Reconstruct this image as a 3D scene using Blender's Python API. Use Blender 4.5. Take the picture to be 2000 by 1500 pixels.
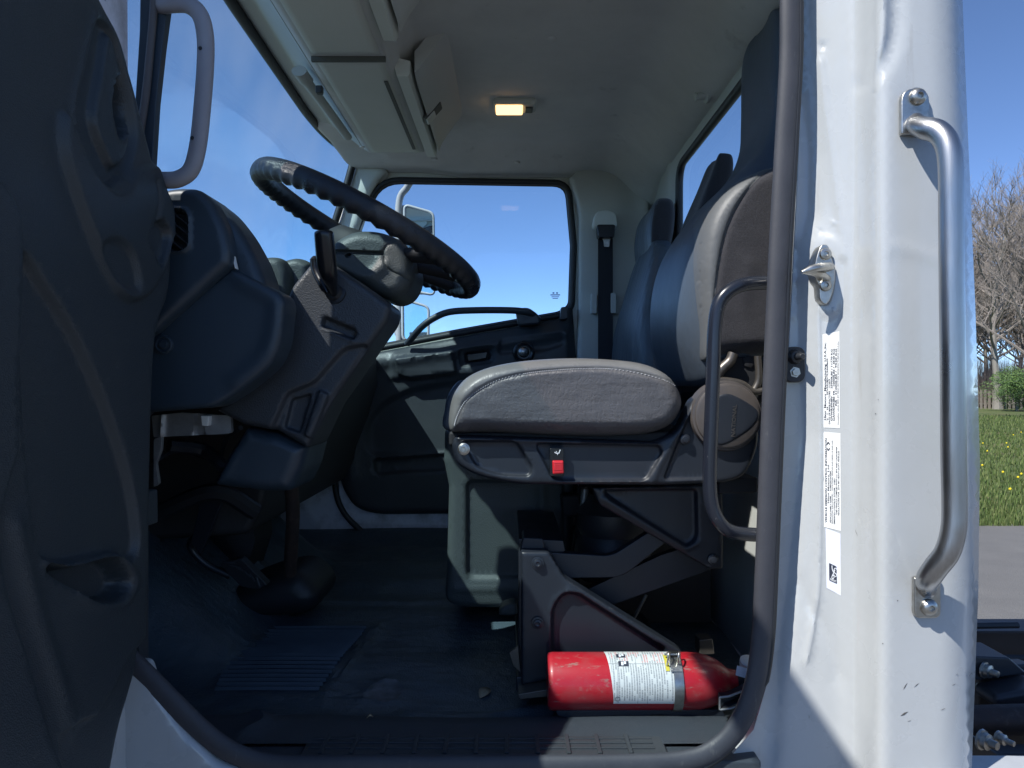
import bpy, bmesh, math, random
import numpy as np
from mathutils import Vector, Matrix
from mathutils.geometry import delaunay_2d_cdt
random.seed(4)
for o in list(bpy.data.objects): bpy.data.objects.remove(o)
S = bpy.context.scene
COL = S.collection
F = 1444.0          # focal length of the photograph in its own pixels
CZ = 1.65           # camera height above the ground
# ---------------------------------------------------------------- camera, sky, sun
cd = bpy.data.cameras.new('camera'); cam = bpy.data.objects.new('camera', cd); COL.objects.link(cam)
cam.location = (0, 0, CZ); cam.rotation_euler = (math.pi/2, 0, 0)
cd.sensor_width = 36; cd.lens = F/2000*36; cd.clip_start = .02; cd.clip_end = 3000
S.camera = cam
SUN = Vector((.50, .38, -.78)).normalized()
W = bpy.data.worlds.new('World'); S.world = W; W.use_nodes = True
wn = W.node_tree.nodes; wl = W.node_tree.links
sky = wn.new('ShaderNodeTexSky'); sky.sky_type = 'NISHITA'; sky.sun_disc = False
sky.sun_elevation = math.asin(-SUN.z); sky.sun_rotation = math.atan2(-SUN.x, -SUN.y)
sky.air_density = .5; sky.dust_density = .0; sky.altitude = 1200; sky.ozone_density = 5
wl.new(sky.outputs[0], wn['Background'].inputs[0]); wn['Background'].inputs[1].default_value = .074
sd = bpy.data.lights.new('sun', 'SUN'); sun = bpy.data.objects.new('sun', sd); COL.objects.link(sun)
sd.energy = 2.05; sd.angle = math.radians(.5); sd.color = (1, .97, .915)
sun.rotation_euler = SUN.to_track_quat('-Z', 'Y').to_euler(); sun.location = (-4, -4, 8)
S.view_settings.view_transform = 'Standard'; S.view_settings.look = 'None'
S.view_settings.exposure = 1.68; S.view_settings.gamma = 1
S.render.engine = 'CYCLES'
S.cycles.max_bounces = 10; S.cycles.diffuse_bounces = 5; S.cycles.transparent_max_bounces = 16
S.cycles.caustics_reflective = False

# ---------------------------------------------------------------- helpers
def P(px, py, Y): return Vector(((px-1000)/F*Y, Y, CZ-(py-750)/F*Y))
def finish(name, me, m, parent=None, sharp=40):
    o = bpy.data.objects.new(name, me); COL.objects.link(o)
    if m is not None:
        for mm in (m if isinstance(m, (list, tuple)) else [m]): me.materials.append(mm)
    me.shade_smooth()
    me.set_sharp_from_angle(angle=math.radians(sharp))
    if parent is not None: adopt(o, parent)
    return o
def adopt(o, parent):
    M = Matrix.Translation(parent.location) if parent.parent is None else Matrix.Identity(4)
    o.parent = parent; o.matrix_parent_inverse = M.inverted()
def from_bm(name, bm, m, parent=None, sharp=40):
    bmesh.ops.recalc_face_normals(bm, faces=bm.faces)
    me = bpy.data.meshes.new(name); bm.to_mesh(me); bm.free()
    return finish(name, me, m, parent, sharp)
def thing(name, label, cat, loc=(0,0,0), group=None):
    o = bpy.data.objects.new(name, None); COL.objects.link(o); o.location = loc; o.empty_display_size = .1
    o['label'] = label; o['category'] = cat
    if group: o['group'] = group
    return o
def bevel(o, w, seg=2):
    b = o.modifiers.new('bevel', 'BEVEL'); b.width = w; b.segments = seg; b.limit_method = 'ANGLE'; b.angle_limit = math.radians(35)
    b.harden_normals = True
    return o
def crom(pts, closed=False, n=8):
    pts = [tuple(p) for p in pts]; N = len(pts); out = []
    rng = range(N if closed else N-1)
    A = np.array(pts, float)
    for i in rng:
        p0 = A[(i-1) % N] if (closed or i > 0) else 2*A[0]-A[1]
        p1 = A[i]; p2 = A[(i+1) % N]
        p3 = A[(i+2) % N] if (closed or i+2 < N) else 2*A[-1]-A[-2]
        for k in range(n):
            t = k/n
            out.append(.5*((2*p1)+(-p0+p2)*t+(2*p0-5*p1+4*p2-p3)*t*t+(-p0+3*p1-3*p2+p3)*t**3))
    if not closed: out.append(A[-1])
    return [tuple(p) for p in out]
def rnd(pts, r=10, n=5):
    """polygon with rounded corners; a point may carry its own radius as third value"""
    out = []; N = len(pts)
    for i in range(N):
        p = np.array(pts[i][:2], float); a = np.array(pts[i-1][:2], float); b = np.array(pts[(i+1) % N][:2], float)
        rr = pts[i][2] if len(pts[i]) > 2 else r
        if rr <= 0: out.append(tuple(p)); continue
        da = np.linalg.norm(a-p); db = np.linalg.norm(b-p)
        d = min(rr, da*.48, db*.48)
        pa = p+(a-p)/da*d; pb = p+(b-p)/db*d
        for k in range(n+1):
            t = k/n
            out.append(tuple((1-t)**2*pa+2*t*(1-t)*p+t*t*pb))
    return out
def dens(pts, step, closed=True):
    out = []; N = len(pts)
    for i in range(N if closed else N-1):
        a = np.array(pts[i]); b = np.array(pts[(i+1) % N]); L = np.linalg.norm(b-a)
        if L < 1e-7: continue
        k = max(1, int(round(L/step)))
        for j in range(k): out.append(tuple(a+(b-a)*j/k))
    return out
def segdist(Q, poly, closed=True):
    A = np.array(poly, float); B = np.roll(A, -1, 0)
    if not closed: A = A[:-1]; B = B[:-1]
    d = np.full(len(Q), 1e9)
    for a, b in zip(A, B):
        ab = b-a; L = ab@ab
        if L < 1e-14: continue
        t = np.clip(((Q-a)@ab)/L, 0, 1)
        d = np.minimum(d, np.hypot(*(Q-a-t[:, None]*ab).T))
    return d
def inside(Q, poly):
    A = np.array(poly, float); B = np.roll(A, -1, 0); c = np.zeros(len(Q), bool)
    for a, b in zip(A, B):
        m = (a[1] > Q[:, 1]) != (b[1] > Q[:, 1])
        with np.errstate(divide='ignore', invalid='ignore'):
            xx = (b[0]-a[0])*(Q[:, 1]-a[1])/(b[1]-a[1])+a[0]
        c ^= m & (Q[:, 0] < xx)
    return c
def sdf(Q, poly):
    d = segdist(Q, poly); return np.where(inside(Q, poly), d, -d)
def sstep(x): x = np.clip(x, 0, 1); return x*x*(3-2*x)
def heights(Q, feats):
    h = np.zeros(len(Q))
    for f in feats:
        if callable(f): h += f(Q)
        elif f[0] == 'line': h += f[2]*np.exp(-(segdist(Q, f[1], False)/f[3])**2)
        else:                                   # (polygon, height, soft)
            h += f[1]*sstep(sdf(Q, f[0])/f[2]+.5)
    return h
def relief(name, outline, mapf, feats=(), step=10, thick=.02, edge=0, edged=0, m=None, parent=None, back=None, zones=(), sharp=50, holes=()):
    """a sculpted panel: outline in 2-D units, heights from features, edges rolled over by 'edge' units / 'edged' metres, real thickness behind"""
    outl = dens(outline, step*.8); O = np.array(outl)
    xs = np.arange(O[:, 0].min(), O[:, 0].max(), step); ys = np.arange(O[:, 1].min(), O[:, 1].max(), step)
    G = np.array([(x+(step/2 if j % 2 else 0), y) for j, y in enumerate(ys) for x in xs]) if len(xs) and len(ys) else np.zeros((0, 2))
    extra = []
    for f in feats:
        if callable(f): continue
        poly = f[1] if f[0] == 'line' else f[0]; cl = f[0] != 'line'; w = f[3] if f[0] == 'line' else f[2]
        s = max(w*.4, step*.25)
        fs = dens(poly, max(s, step*.5), cl); Fp = np.array(fs+[fs[0]]) if cl else np.array(fs)
        T = np.roll(Fp, -1, 0)-np.roll(Fp, 1, 0); T[0] = Fp[min(1, len(Fp)-1)]-Fp[0]; T[-1] = Fp[-1]-Fp[-2]
        T /= np.maximum(np.linalg.norm(T, axis=1), 1e-9)[:, None]; Nn = np.stack([-T[:, 1], T[:, 0]], 1)
        for q in ((-.5, -.25, 0, .25, .5) if f[0] != 'line' else (-1.5, -.8, 0, .8, 1.5)): extra.append(Fp+Nn*q*w)
    if edge:
        T = np.roll(O, -1, 0)-np.roll(O, 1, 0); T /= np.maximum(np.linalg.norm(T, axis=1), 1e-9)[:, None]; Nn = np.stack([-T[:, 1], T[:, 0]], 1)
        for q in (.06, .18, .36, .6, .95):
            for sgn in (1, -1): extra.append(O+Nn*q*edge*sgn)
    Q = np.vstack([G]+extra) if extra else G
    if len(Q):
        sd_ = sdf(Q, outl); Q = Q[sd_ > (min(step*.3, edge*.05) if edge else step*.3)]
        # thin out near-duplicates
        key = {}; keep = []
        c = step*.22
        for i, q in enumerate(Q):
            k = (int(q[0]//c), int(q[1]//c))
            if k not in key: key[k] = 1; keep.append(i)
        Q = Q[keep]
    n = len(outl)
    vs = [Vector(p) for p in outl]+[Vector(q) for q in Q]
    faces_in = [list(range(n))]
    hv = []
    for hpoly in holes:
        k0 = len(vs); hp = dens(hpoly, step*.8); vs += [Vector(p) for p in hp]; faces_in.append(list(range(k0, k0+len(hp)))); hv.append((k0, len(hp)))
    edges_in = []
    for fc in faces_in:
        edges_in += [(fc[i], fc[(i+1) % len(fc)]) for i in range(len(fc))]
    r = delaunay_2d_cdt(vs, edges_in, [], 1 if not holes else 1, 1e-7)
    V = np.array([tuple(v) for v in r[0]]); tris = r[2]
    if holes:
        cen = np.array([V[list(t)].mean(0) for t in tris]); bad = np.zeros(len(tris), bool)
        for hpoly in holes: bad |= inside(cen, hpoly)
        tris = [t for t, b in zip(tris, bad) if not b]
    h = heights(V, feats)
    if edge:
        d = np.minimum(segdist(V, outl), edge)/edge
        h -= edged*(1-np.sqrt(np.clip(1-(1-d)**2, 0, 1)))
    bm = bmesh.new()
    bv = [bm.verts.new(mapf(x, y, hh)) for (x, y), hh in zip(V, h)]
    zi = np.zeros(len(tris), int)
    if zones:
        cen = np.array([V[list(t)].mean(0) for t in tris])
        for z in zones: zi[inside(cen, z[0])] = z[1]
    for t, z in zip(tris, zi):
        try: f = bm.faces.new([bv[i] for i in t]); f.material_index = int(z)
        except ValueError: pass
    bm.normal_update()
    bed = [e for e in bm.edges if len(e.link_faces) == 1]
    loose = [v for v in bm.verts if not v.link_faces]
    for v in loose: bm.verts.remove(v)
    if thick:
        ret = bmesh.ops.extrude_edge_only(bm, edges=bed)
        nv = [g for g in ret['geom'] if isinstance(g, bmesh.types.BMVert)]
        for v in nv:
            v.co = back(v.co) if back else v.co+Vector((0, thick, 0))
        ne = [g for g in ret['geom'] if isinstance(g, bmesh.types.BMEdge)]
        if not holes: bmesh.ops.contextual_create(bm, geom=[e for e in ne if len(e.link_faces) == 1])
    return from_bm(name, bm, m, parent, sharp)
def mY(Y0, sl=None):
    """map photo pixels at depth Y0 (a number or a function) to the world; heights come towards -Y"""
    def f(x, y, h):
        yy = Y0(x, y) if callable(Y0) else Y0
        p = P(x, y, yy); p.y -= h; return p
    return f
def prism(name, pts, Y0, Y1, m, parent=None, bev=.003, seg=2):
    bm = bmesh.new(); a = [bm.verts.new(P(x, y, Y0)) for x, y in pts]
    b = []
    for v in a: b.append(bm.verts.new((v.co.x, Y1, v.co.z)))
    bm.faces.new(a); bm.faces.new(b[::-1])
    for i in range(len(a)): bm.faces.new((a[i], a[(i+1) % len(a)], b[(i+1) % len(a)], b[i]))
    o = from_bm(name, bm, m, parent)
    if bev: bevel(o, bev, seg)
    return o
def add_box(bm, x0, x1, y0, y1, z0, z1, M=None):
    r = bmesh.ops.create_cube(bm, size=1)
    for v in r['verts']:
        v.co = Vector(((x0+x1)/2+v.co.x*(x1-x0), (y0+y1)/2+v.co.y*(y1-y0), (z0+z1)/2+v.co.z*(z1-z0)))
        if M is not None: v.co = M @ v.co
    return r['verts']
def box(name, x0, x1, y0, y1, z0, z1, m, parent=None, bev=0, M=None):
    bm = bmesh.new(); add_box(bm, x0, x1, y0, y1, z0, z1, M)
    o = from_bm(name, bm, m, parent)
    if bev: bevel(o, bev)
    return o
def add_tube(bm, pts, r, closed=False, n=12, caps=True, flat=None):
    pts = [Vector(p) for p in pts]; N = len(pts); rings = []
    up = None
    for i in range(N):
        a = pts[i-1] if (closed or i > 0) else pts[i]; b = pts[(i+1) % N] if (closed or i < N-1) else pts[i]
        t = (b-a).normalized()
        if up is None:
            up = Vector((0, 0, 1)) if abs(t.z) < .9 else Vector((0, 1, 0))
        up = (up-t*up.dot(t)).normalized(); s = t.cross(up)
        ring = []
        for k in range(n):
            a_ = 2*math.pi*k/n
            rr = r(i/N, a_) if callable(r) else (r[i] if isinstance(r, (list, tuple)) else r)
            c, q = math.cos(a_), math.sin(a_)
            if flat: c *= flat[0]; q *= flat[1]
            ring.append(bm.verts.new(pts[i]+(up*c+s*q)*rr))
        rings.append(ring)
    for i in range(N if closed else N-1):
        A = rings[i]; B = rings[(i+1) % N]
        for k in range(n): bm.faces.new((A[k], A[(k+1) % n], B[(k+1) % n], B[k]))
    if caps and not closed: bm.faces.new(rings[0][::-1]); bm.faces.new(rings[-1])
def tube(name, pts, r, m, parent=None, closed=False, n=14, sm=6, flat=None):
    if sm: pts = crom(pts, closed, sm)
    bm = bmesh.new(); add_tube(bm, pts, r, closed, n, True, flat)
    return from_bm(name, bm, m, parent, 60)
def add_loft(bm, rings, caps=True, closed=True):
    R = [[bm.verts.new(p) for p in ring] for ring in rings]; n = len(R[0])
    for A, B in zip(R[:-1], R[1:]):
        for k in range(n if closed else n-1): bm.faces.new((A[k], A[(k+1) % n], B[(k+1) % n], B[k]))
    if caps and closed: bm.faces.new(R[0][::-1]); bm.faces.new(R[-1])
def lathe(name, c, axis, prof, m, parent=None, n=28, sharp=40, bm=None):
    """prof: list of (distance along axis, radius)"""
    own = bm is None
    if own: bm = bmesh.new()
    axis = Vector(axis).normalized(); u = axis.orthogonal().normalized(); w = axis.cross(u); c = Vector(c)
    add_loft(bm, [[c+axis*d+(u*math.cos(2*math.pi*k/n)+w*math.sin(2*math.pi*k/n))*max(r, 1e-5) for k in range(n)] for d, r in prof])
    if own: return from_bm(name, bm, m, parent, sharp)

# ---------------------------------------------------------------- materials
def mat(name, col, rough=.5, metal=0, bumps=(), var=None, spec=None, coat=0, aniso=None, sheen=0, rvar=0):
    """bumps: (kind, scale, strength, distance); var: (scale, other colour, contrast)"""
    m = bpy.data.materials.new(name); m.use_nodes = True; nt = m.node_tree; N = nt.nodes; L = nt.links
    b = N['Principled BSDF']; b.inputs['Base Color'].default_value = (*col, 1); b.inputs['Roughness'].default_value = rough
    b.inputs['Metallic'].default_value = metal
    if spec is not None: b.inputs['Specular IOR Level'].default_value = spec
    if coat: b.inputs['Coat Weight'].default_value = coat; b.inputs['Coat Roughness'].default_value = .06
    if sheen: b.inputs['Sheen Weight'].default_value = sheen; b.inputs['Sheen Roughness'].default_value = .4
    tc = N.new('ShaderNodeTexCoord'); src = tc.outputs['Object']
    if var:
        for vi, v in enumerate(var if isinstance(var, list) else [var]):
            no = N.new('ShaderNodeTexNoise'); no.inputs['Scale'].default_value = v[0]; no.inputs['Detail'].default_value = 6; no.inputs['Roughness'].default_value = .65
            mp = N.new('ShaderNodeMapping'); L.new(src, mp.inputs[0]); L.new(mp.outputs[0], no.inputs['Vector'])
            if len(v) > 3: mp.inputs['Scale'].default_value = v[3]
            rp = N.new('ShaderNodeValToRGB'); c = v[2] if len(v) > 2 else .3
            lo = v[4] if len(v) > 4 else .5
            rp.color_ramp.elements[0].position = max(0, lo-c/2); rp.color_ramp.elements[1].position = min(1, lo+c/2)
            L.new(no.outputs['Fac'], rp.inputs[0])
            mx = N.new('ShaderNodeMix'); mx.data_type = 'RGBA'; L.new(rp.outputs[0], mx.inputs['Factor'])
            mx.inputs['B'].default_value = (*v[1], 1)
            if b.inputs['Base Color'].is_linked: L.new(b.inputs['Base Color'].links[0].from_socket, mx.inputs['A'])
            else: mx.inputs['A'].default_value = (*col, 1)
            L.new(mx.outputs['Result'], b.inputs['Base Color'])
    if rvar:
        no = N.new('ShaderNodeTexNoise'); no.inputs['Scale'].default_value = 9; no.inputs['Detail'].default_value = 6; L.new(src, no.inputs['Vector'])
        mr = N.new('ShaderNodeMapRange'); mr.inputs['From Min'].default_value = .3; mr.inputs['From Max'].default_value = .7
        mr.inputs['To Min'].default_value = max(.03, rough-rvar); mr.inputs['To Max'].default_value = rough+rvar
        L.new(no.outputs['Fac'], mr.inputs[0]); L.new(mr.outputs[0], b.inputs['Roughness'])
    prev = None
    for bp in bumps:
        kind, sc, st, di = bp[:4]
        if kind == 'noise':
            t = N.new('ShaderNodeTexNoise'); t.inputs['Scale'].default_value = sc; t.inputs['Detail'].default_value = 5; out = t.outputs['Fac']
        elif kind == 'crack':
            t = N.new('ShaderNodeTexVoronoi'); t.feature = 'DISTANCE_TO_EDGE'; t.inputs['Scale'].default_value = sc
            rp = N.new('ShaderNodeMapRange'); rp.inputs['From Max'].default_value = .12; L.new(t.outputs['Distance'], rp.inputs[0]); out = rp.outputs[0]
        elif kind == 'cell':
            t = N.new('ShaderNodeTexVoronoi'); t.inputs['Scale'].default_value = sc; out = t.outputs['Distance']
        else:
            t = N.new('ShaderNodeTexWave'); t.inputs['Scale'].default_value = sc; t.bands_direction = kind; out = t.outputs['Fac']
        mp = N.new('ShaderNodeMapping'); L.new(src, mp.inputs[0])
        if len(bp) > 4: mp.inputs['Scale'].default_value = bp[4]
        if kind == 'crack':
            nz = N.new('ShaderNodeTexNoise'); nz.inputs['Scale'].default_value = sc*.7; nz.inputs['Detail'].default_value = 4; L.new(src, nz.inputs['Vector'])
            ad = N.new('ShaderNodeMix'); ad.data_type = 'VECTOR'; ad.inputs['Factor'].default_value = 1.2/sc
            L.new(mp.outputs[0], ad.inputs['A']); L.new(nz.outputs['Color'], ad.inputs['B']); ad.inputs['Factor'].default_value = .06
            L.new(ad.outputs['Result'], t.inputs['Vector'])
        else: L.new(mp.outputs[0], t.inputs['Vector'])
        bu = N.new('ShaderNodeBump'); bu.inputs['Strength'].default_value = st; bu.inputs['Distance'].default_value = di
        L.new(out, bu.inputs['Height'])
        if prev: L.new(prev, bu.inputs['Normal'])
        prev = bu.outputs[0]
    if prev: L.new(prev, b.inputs['Normal'])
    return m
def emis(m, col, st):
    b = m.node_tree.nodes['Principled BSDF']; b.inputs['Emission Color'].default_value = (*col, 1); b.inputs['Emission Strength'].default_value = st; return m
def glassmat(name, tint, dust_veil=.03, refl=.4):
    m = bpy.data.materials.new(name); m.use_nodes = True; N = m.node_tree.nodes; L = m.node_tree.links
    N.remove(N['Principled BSDF']); out = N['Material Output']
    tr = N.new('ShaderNodeBsdfTransparent'); tr.inputs[0].default_value = (*tint, 1)
    gl = N.new('ShaderNodeBsdfGlossy'); gl.inputs['Roughness'].default_value = .02
    lw = N.new('ShaderNodeLayerWeight'); lw.inputs[0].default_value = .5
    pw = N.new('ShaderNodeMath'); pw.operation = 'POWER'; L.new(lw.outputs['Facing'], pw.inputs[0]); pw.inputs[1].default_value = 5
    ma = N.new('ShaderNodeMath'); ma.operation = 'MULTIPLY_ADD'; L.new(pw.outputs[0], ma.inputs[0]); ma.inputs[1].default_value = refl; ma.inputs[2].default_value = .035
    mx = N.new('ShaderNodeMixShader'); L.new(ma.outputs[0], mx.inputs[0]); L.new(tr.outputs[0], mx.inputs[1]); L.new(gl.outputs[0], mx.inputs[2])
    di = N.new('ShaderNodeBsdfDiffuse'); di.inputs[0].default_value = (.8, .85, .9, 1)
    tl = N.new('ShaderNodeBsdfTranslucent'); tl.inputs[0].default_value = (.8, .85, .9, 1)
    ds = N.new('ShaderNodeMixShader'); L.new(di.outputs[0], ds.inputs[1]); L.new(tl.outputs[0], ds.inputs[2])
    tc = N.new('ShaderNodeTexCoord'); no = N.new('ShaderNodeTexNoise'); no.inputs['Scale'].default_value = 3; no.inputs['Detail'].default_value = 8
    L.new(tc.outputs['Object'], no.inputs['Vector'])
    mr = N.new('ShaderNodeMapRange'); mr.inputs['From Min'].default_value = .35; mr.inputs['From Max'].default_value = .75; mr.inputs['To Min'].default_value = dust_veil*.4; mr.inputs['To Max'].default_value = dust_veil*1.8  # thin dust film that also paints a pale reflection veil on the glass
    L.new(no.outputs['Fac'], mr.inputs[0])
    m2 = N.new('ShaderNodeMixShader'); L.new(mr.outputs[0], m2.inputs[0]); L.new(mx.outputs[0], m2.inputs[1]); L.new(ds.outputs[0], m2.inputs[2])
    L.new(m2.outputs[0], out.inputs['Surface'])
    return m
GR = ('noise', 900, .25, .0006)
grain = ('cell', 420, .35, .0008)
M = {}
M['white'] = mat('white_paint', (.48, .50, .51), .28, coat=.6, var=[(6, (.44, .46, .465), .5), (40, (.44, .44, .42), .12, (1, 1, 1), .74), (9, (.36, .355, .335), .22, (3, 3, .35), .74)], bumps=[('noise', 5, .12, .01)], rvar=.06)
M['white_int'] = mat('white_inner_paint', (.80, .77, .82), .32, var=[(14, (.40, .37, .36), .3, (1, 1, 1), .62)], bumps=[('noise', 12, .1, .01)])
M['plastic'] = mat('dark_plastic', (.030, .036, .044), .48, bumps=[grain], var=(5, (.045, .050, .056), .5), rvar=.07)
M['door'] = mat('door_trim_plastic', (.032, .042, .050), .42, bumps=[('cell', 500, .5, .0008)], var=[(7, (.038, .046, .051), .6), (60, (.075, .08, .085), .10, (1, .4, 1), .70)], rvar=.06)
M['smooth'] = mat('smooth_dark_plastic', (.026, .041, .058), .42, bumps=[('noise', 700, .12, .0005)], var=(6, (.034, .050, .066), .6), rvar=.06)
M['console'] = mat('green_grey_plastic', (.050, .060, .062), .5, bumps=[('cell', 380, .5, .001)], var=(8, (.064, .074, .075), .5))
M['black'] = mat('black_gloss_plastic', (.010, .011, .014), .25)
M['matteblack'] = mat('matte_black', (.012, .013, .016), .7, bumps=[GR])
M['liner'] = mat('headliner_cloth', (.73, .735, .72), .85, bumps=[('noise', 600, .3, .0015)], var=[(2.2, (.58, .59, .58), .35), (9, (.40, .40, .395), .2, (1, 1, 1), .72)])
M['linerp'] = mat('grey_trim_plastic', (.71, .725, .70), .55, bumps=[('cell', 500, .3, .0006)], var=(3, (.63, .66, .61), .5))
M['pillar'] = mat('grey_pillar_trim', (.52, .54, .52), .6, bumps=[('cell', 500, .3, .0006)], var=(3, (.45, .47, .45), .5))
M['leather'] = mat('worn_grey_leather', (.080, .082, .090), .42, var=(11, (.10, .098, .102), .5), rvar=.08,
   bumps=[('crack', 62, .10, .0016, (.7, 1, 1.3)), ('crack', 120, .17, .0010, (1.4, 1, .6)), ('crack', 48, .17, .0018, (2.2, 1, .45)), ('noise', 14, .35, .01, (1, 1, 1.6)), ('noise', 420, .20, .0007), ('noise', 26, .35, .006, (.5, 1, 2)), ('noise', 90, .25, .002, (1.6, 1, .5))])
M['leathert'] = mat('highlit_grey_leather', (.135, .137, .140), .36, var=(16, (.175, .175, .172), .4), rvar=.08,  # shinier top leather; its paler tone also carries the sun highlight
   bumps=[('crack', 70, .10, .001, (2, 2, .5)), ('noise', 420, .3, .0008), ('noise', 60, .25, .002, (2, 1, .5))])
M['vinyl'] = mat('blue_grey_vinyl', (.075, .094, .118), .42, bumps=[('noise', 6, .3, .02), ('noise', 300, .15, .0006)], var=(5, (.055, .072, .095), .6))
M['vinylp'] = mat('passenger_seat_vinyl', (.062, .082, .10), .38, bumps=[('noise', 14, .5, .02, (2, 2, .5)), ('noise', 300, .15, .0006)], var=(9, (.09, .11, .13), .5))
M['vinyll'] = mat('light_grey_vinyl', (.112, .117, .120), .52, bumps=[('noise', 300, .15, .0006), ('noise', 20, .2, .005)], var=(9, (.095, .10, .103), .5))
M['fabric'] = mat('charcoal_velour', (.030, .030, .037), .9, bumps=[('noise', 700, .6, .0014), ('noise', 45, .3, .004)], var=[(26, (.044, .043, .049), .4), (500, (.018, .018, .023), .3)], sheen=.25)
M['rubber'] = mat('rubber_seal', (.030, .033, .043), .6, bumps=[('noise', 250, .25, .001)], var=[(12, (.052, .054, .064), .5), (60, (.10, .10, .10), .12, (1, 1, .3), .7)])
M['rubberb'] = mat('black_rubber', (.016, .018, .022), .5, bumps=[('noise', 250, .2, .0008)])
M['mat'] = mat('rubber_floor', (.055, .078, .098), .40, bumps=[('cell', 260, .6, .0012), ('noise', 7, .6, .03), ('noise', 26, .4, .008, (.5, 1.6, 1))], var=[(5, (.072, .096, .114), .5), (22, (.095, .11, .12), .16, (1, 1, 1), .7)], rvar=.1)
M['sill'] = mat('grained_sill_vinyl', (.045, .060, .078), .5, bumps=[('crack', 190, .7, .0015)], var=(8, (.055, .064, .078), .5))
M['rib'] = mat('ribbed_rubber', (.020, .027, .036), .45, bumps=[('Y', 42, .8, .003)])
M['steel'] = mat('brushed_steel', (.46, .47, .48), .33, 1, bumps=[('noise', 90, .25, .0006, (12, 12, .6))], var=(30, (.38, .38, .38), .4, (5, 5, .4)), rvar=.06)
M['zinc'] = mat('zinc_steel', (.55, .55, .53), .36, 1, var=(60, (.36, .34, .30), .4), bumps=[('noise', 120, .3, .001)])
M['blackmetal'] = mat('black_painted_metal', (.011, .015, .023), .42, var=(8, (.017, .021, .029), .5), rvar=.08, bumps=[('noise', 60, .06, .002)])
M['tubeblack'] = mat('scratched_black_enamel', (.014, .017, .026), .24, var=[(150, (.2, .2, .2), .06, (1, 1, .6), .71)], rvar=.07)
M['cast'] = mat('dull_cast_metal', (.10, .095, .09), .4, .7, var=(25, (.17, .15, .13), .5))
M['alu'] = mat('pale_metal', (.42, .42, .42), .45, .5, var=(18, (.25, .25, .25), .4))
M['red'] = mat('red_enamel', (.46, .012, .022), .38, coat=.15, var=[(7, (.38, .012, .022), .5), (34, (.36, .11, .10), .14, (1, 1, 1), .66), (110, (.30, .14, .12), .10, (.3, 1, 1), .64), (12, (.30, .07, .07), .3, (1, 1, 1), .62)], rvar=.12)
M['redp'] = mat('red_plastic', (.62, .02, .03), .4)
M['rust'] = mat('rusty_dark_metal', (.040, .032, .030), .6, .3, var=[(18, (.065, .042, .034), .3), (50, (.11, .085, .07), .2, (1, 1, 1), .65)], bumps=[('noise', 60, .4, .003)])
M['chassis'] = mat('black_frame_paint', (.020, .023, .030), .42, var=(12, (.035, .036, .04), .4), bumps=[('noise', 30, .15, .003)])
M['paper'] = mat('white_sticker', (.80, .80, .77), .4)
M['paperb'] = mat('cool_white_sticker', (.74, .76, .86), .35)
M['ink'] = mat('black_ink', (.035, .04, .06), .5)
M['sym'] = mat('white_print', (.8, .82, .85), .4)
M['stitch'] = mat('grey_thread', (.42, .42, .44), .7)
M['belt'] = mat('black_webbing', (.014, .017, .026), .7, bumps=[('Z', 260, .4, .0006)])
M['mirror'] = mat('mirror_glass', (.85, .88, .9), .02, 1)
M['mirrorback'] = mat('grey_mirror_housing', (.48, .53, .57), .45, var=(9, (.40, .45, .49), .5))
M['lampglass'] = emis(mat('lit_lamp_lens', (.9, .7, .45), .3), (1.0, .60, .25), .85)
M['yellow'] = mat('yellow_band', (.6, .5, .05), .5)
M['pinkplastic'] = mat('weathered_grey_handle', (.27, .255, .275), .5, bumps=[('cell', 600, .35, .0006)], var=(14, (.32, .30, .31), .5))
M['glass_f'] = glassmat('windshield_glass', (.70, .94, 1.0), .085)  # heavier film stands in for the faint reflections on the windshield
M['glass_s'] = glassmat('window_glass', (.86, .97, 1.0), .03)

# ---------------------------------------------------------------- ground
def flat_sheet(name, pts, z, m, kind='structure', thick=0):
    bm = bmesh.new(); bm.faces.new([bm.verts.new((x, y, z)) for x, y in pts]); o = from_bm(name, bm, m); o['kind'] = kind; return o
gmat = mat('grass_field', (.075, .105, .028), .9, var=[(.25, (.12, .14, .045), .4), (1.6, (.055, .08, .02), .5), (.5, (.20, .15, .085), .16, (.35, 1, 1), .61)], bumps=[('noise', 9, .8, .06)])
amat = mat('asphalt', (.19, .183, .178), .85, var=[(60, (.28, .27, .255), .35), (2, (.155, .15, .147), .5), (220, (.08, .08, .08), .3)], bumps=[('noise', 120, .9, .01)])
flat_sheet('ground', [(-900, -900), (900, -900), (900, 1500), (-900, 1500)], -.02, gmat)
_r = random.Random(6); flat_sheet('asphalt_yard', [(-25, -14), (26, -14)]+[(24-46*k/150, 8.35+1.1*k/150+_r.uniform(-.07, .07)+.12*math.sin(k*.5)) for k in range(151)], 0, amat)
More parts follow.
